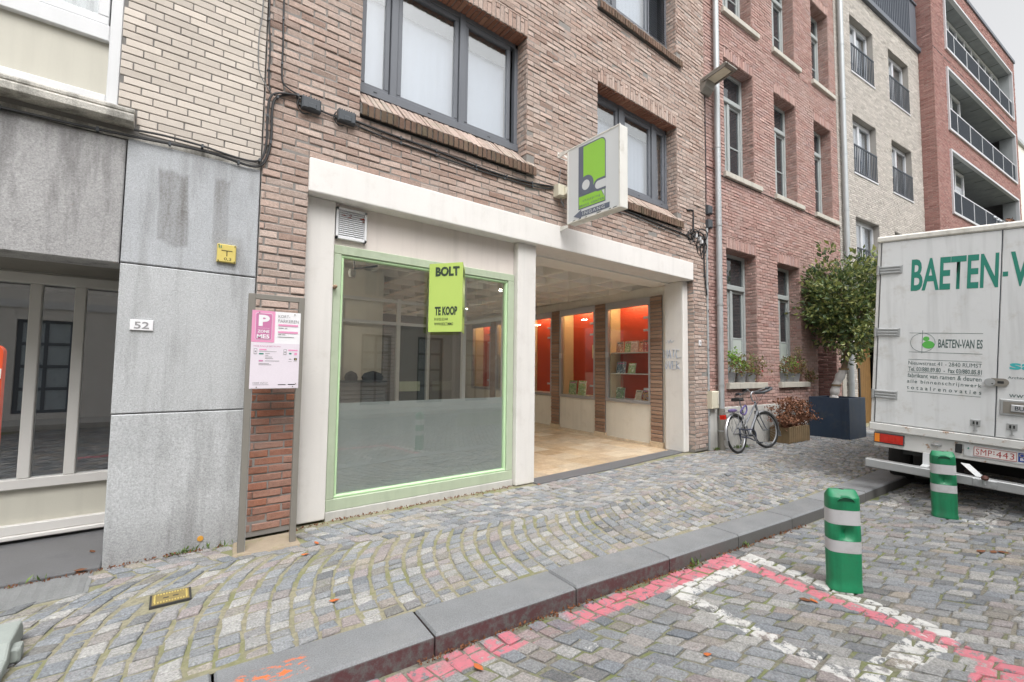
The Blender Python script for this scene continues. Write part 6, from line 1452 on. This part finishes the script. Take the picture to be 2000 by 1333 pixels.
# ------------------------------------------------------------------ ground details
HC = thing('hydrant_cover', 'yellow painted iron valve cover set in the cobbles', 'hydrant cover', (.13, -.80, 0))
fh_ = Fr((.04, -.885, .0), (math.cos(-.02), math.sin(-.02), 0), (-math.sin(-.02), math.cos(-.02), 0), (0, 0, 1))
MB(fh_).box(-.012, .202, -.012, .167, -.04, .004).obj('frame', m_iron, HC); MB(fh_).box(0, .19, 0, .155, .002, .007).obj('lid', m_yiron2, HC)
st = MB(fh_)
for i in range(12):
    for y in (.012, .13): st.box(.012+i*.0145, .020+i*.0145, y, y+.013, .006, .011)
for i in range(5):
    for x in (.008, .172): st.box(x, x+.010, .032+i*.02, .044+i*.02, .006, .011)
st.obj('studs', m_yiron, HC); sl2 = MB(fh_)
sl2.box(.055, .085, .070, .082, .006, .0085).box(.105, .135, .076, .088, .006, .0085); sl2.obj('lifting_slots', m_iron, HC)
RP = thing('ribbed_slab', 'grooved stone slab in front of the house doorstep', 'paving slab', (-.9, -.22, 0))
rb = MB(); rb.box(-2.4, -.29, -.40, -.035, -.05, -.004)
for j in range(15):
    y = -.388+j*.024; pts = [(-2.38+i*.035, y+.006*(i % 2)) for i in range(60)]
    for (xa, ya), (xb, yb) in zip(pts[:-1], pts[1:]): rb.add([(xa, ya, -.004), (xb, yb, -.004), (xb, yb+.012, -.004), (xa, ya+.012, -.004), (xa, ya+.004, .007), (xb, yb+.004, .007), (xb, yb+.008, .007), (xa, ya+.008, .007)], [(4, 5, 6, 7), (0, 1, 5, 4), (3, 7, 6, 2)])
rb.obj('slab', m_blue if False else simple('ribbed_stone', (.22, .225, .225), .85, 0, .2, 7, .2, 150, .3), RP)
BE = thing('traffic_beacon', 'orange red and white traffic beacon panel cut off by the left edge', 'beacon', (-.35, -3.0, -.11))
BF = Fr((-.455, -3.0, .0)); q = []
for cx, cz, a in ((.165, 1.51, 0), (.02, 1.51, 90), (.02, 1.28, 180), (.165, 1.28, 270)): q += arc(cx, cz, .018, a, a+90, 5)
MB(BF).prism(q, .0, .03).obj('panel', m_barrier, BE)
for z in (1.46, 1.36): MB(BF).prism([(.003, z-.035), (.182, z-.008), (.182, z+.014), (.003, z-.012)], -.002, .0).obj('stripe', m_refl, BE)
MB(BF).box(.06, .10, .0, .04, -.06, 1.265).obj('post', m_taupe, BE)
MB(BF).cbox(-.06, .2, -.12, .2, -.11, -.05, .012).obj('base', m_rubber, BE)
FT0 = thing('barrier_foot', 'grey recycled plastic barrier foot at the lower left edge', 'barrier foot', (-.6, -1.1, 0))
ft_ = MB(); ft_.prismx([(-.86, 0), (-.87, .07), (-.92, .115), (-1.16, .115), (-1.22, .06), (-1.30, .055), (-1.40, .05), (-1.42, .0)], -1.25, -.505); ft_.obj('foot', m_foot, FT0, bevel=.012)
ft_ = MB(); ft_.cbox(-.60, -.47, -1.16, -1.08, .0, .075, .01); ft_.obj('lifting_lug', m_foot, FT0, bevel=.01)
def litter(pts, mat, z, label, size=.035):
    for i, (x, y) in enumerate(pts):
        r = np.random.default_rng(int(abs(x)*1000+i)); a = r.random()*6.28; l = size*(.8+r.random()*.6); c, s = math.cos(a), math.sin(a)
        V = [(x+l*(c*u-s*v), y+l*(s*u+c*v), z+h) for u, v, h in ((-1, 0, .002), (-.3, .5, .007), (.5, .4, .004), (1, 0, .010), (.5, -.45, .006), (-.3, -.5, .003))]
        V += [(p[0], p[1], p[2]-.0012) for p in V]
        b = MB().add(V, [(0, 5, 4, 3, 2, 1), (6, 7, 8, 9, 10, 11)]+[(k_, (k_+1) % 6, 6+(k_+1) % 6, 6+k_) for k_ in range(6)]); o = b.obj('fallen_leaf', mat, None, label[i], 'leaf', 'dry leaves lying on the setts'); 
litter([(1.12, -.43), (.953, -1.477), (3.92, -.06), (.985, -.62)], m_leaf_or, .004, ['orange scrap on the cobbles right of the parking sign', 'orange leaf on the cobbles near the kerb', 'orange brown leaf at the foot of the white pillar', 'small orange leaf near the foot of the brick strip'], .026)
litter([(3.67, -3.233), (2.507, -3.098), (1.42, -2.42)], m_leaf_or, -.103, ['orange leaf on the road setts just left of the nearer bollard', 'small orange leaf on the road setts in the middle foreground', 'small orange leaf beside the pink line near the picture bottom'], .028)
litter([(3.64, -3.19), (5.97, -3.87), (6.03, -3.93), (5.9, -3.8)], m_leaf_br, -.103, ['dark curled leaf beside the orange leaf on the road', 'brown leaf in the road between bollard and truck, first of the row', 'brown leaf in the road between bollard and truck, second of the row', 'brown leaf in the road between bollard and truck, third of the row'], .04)
litter([(-.36, -.03), (-.33, .35)], m_leaf_br, .024, ['dry brown leaf near the front edge of the doorstep', 'dry brown leaf farther in on the doorstep'], .03)
# crumbs of dirt and weeds along the wall foot
rd = np.random.default_rng(3); c = []
for (x0, x1, y0) in ((-1.6, -.26, -.03), (-.25, .5, -.015), (1.0, 1.35, .05), (1.35, 3.6, .08), (8.2, 8.6, -.06)):
    for i in range(int((x1-x0)*130)): c.append((x0+rd.random()*(x1-x0), y0-abs(rd.normal(0, .022)), .003))
for i in range(500): x = 1.2+rd.random()*4.2; c.append((x, kfy(x)-.012-abs(rd.normal(0, .018)), -.107))
leaf_mesh(np.array(c), .020, .5, .7, 4).obj('dirt_and_leaf_crumbs', m_leaf_br, None, kind='stuff')
c = []
for x, y, z, n in ((.27, -.02, 0, 26), (.21, -.03, 0, 14), (.50, -.06, 0, 12), (8.35, -.07, 0, 50), (8.5, -.1, 0, 40), (8.9, -.2, 0, 60), (9.1, -.25, 0, 50), (3.55, -2.42, -.11, 20), (4.3, -2.47, -.11, 14), (-.62, -.05, .01, 8)): c += list(np.array([x, y, z])+rd.normal(0, 1, (n, 3))*np.array([.05, .018, .008]))
leaf_mesh(np.array(c), .055, 1.3, .2, 6).obj('weeds', m_weed, None, kind='stuff', rnd=True)
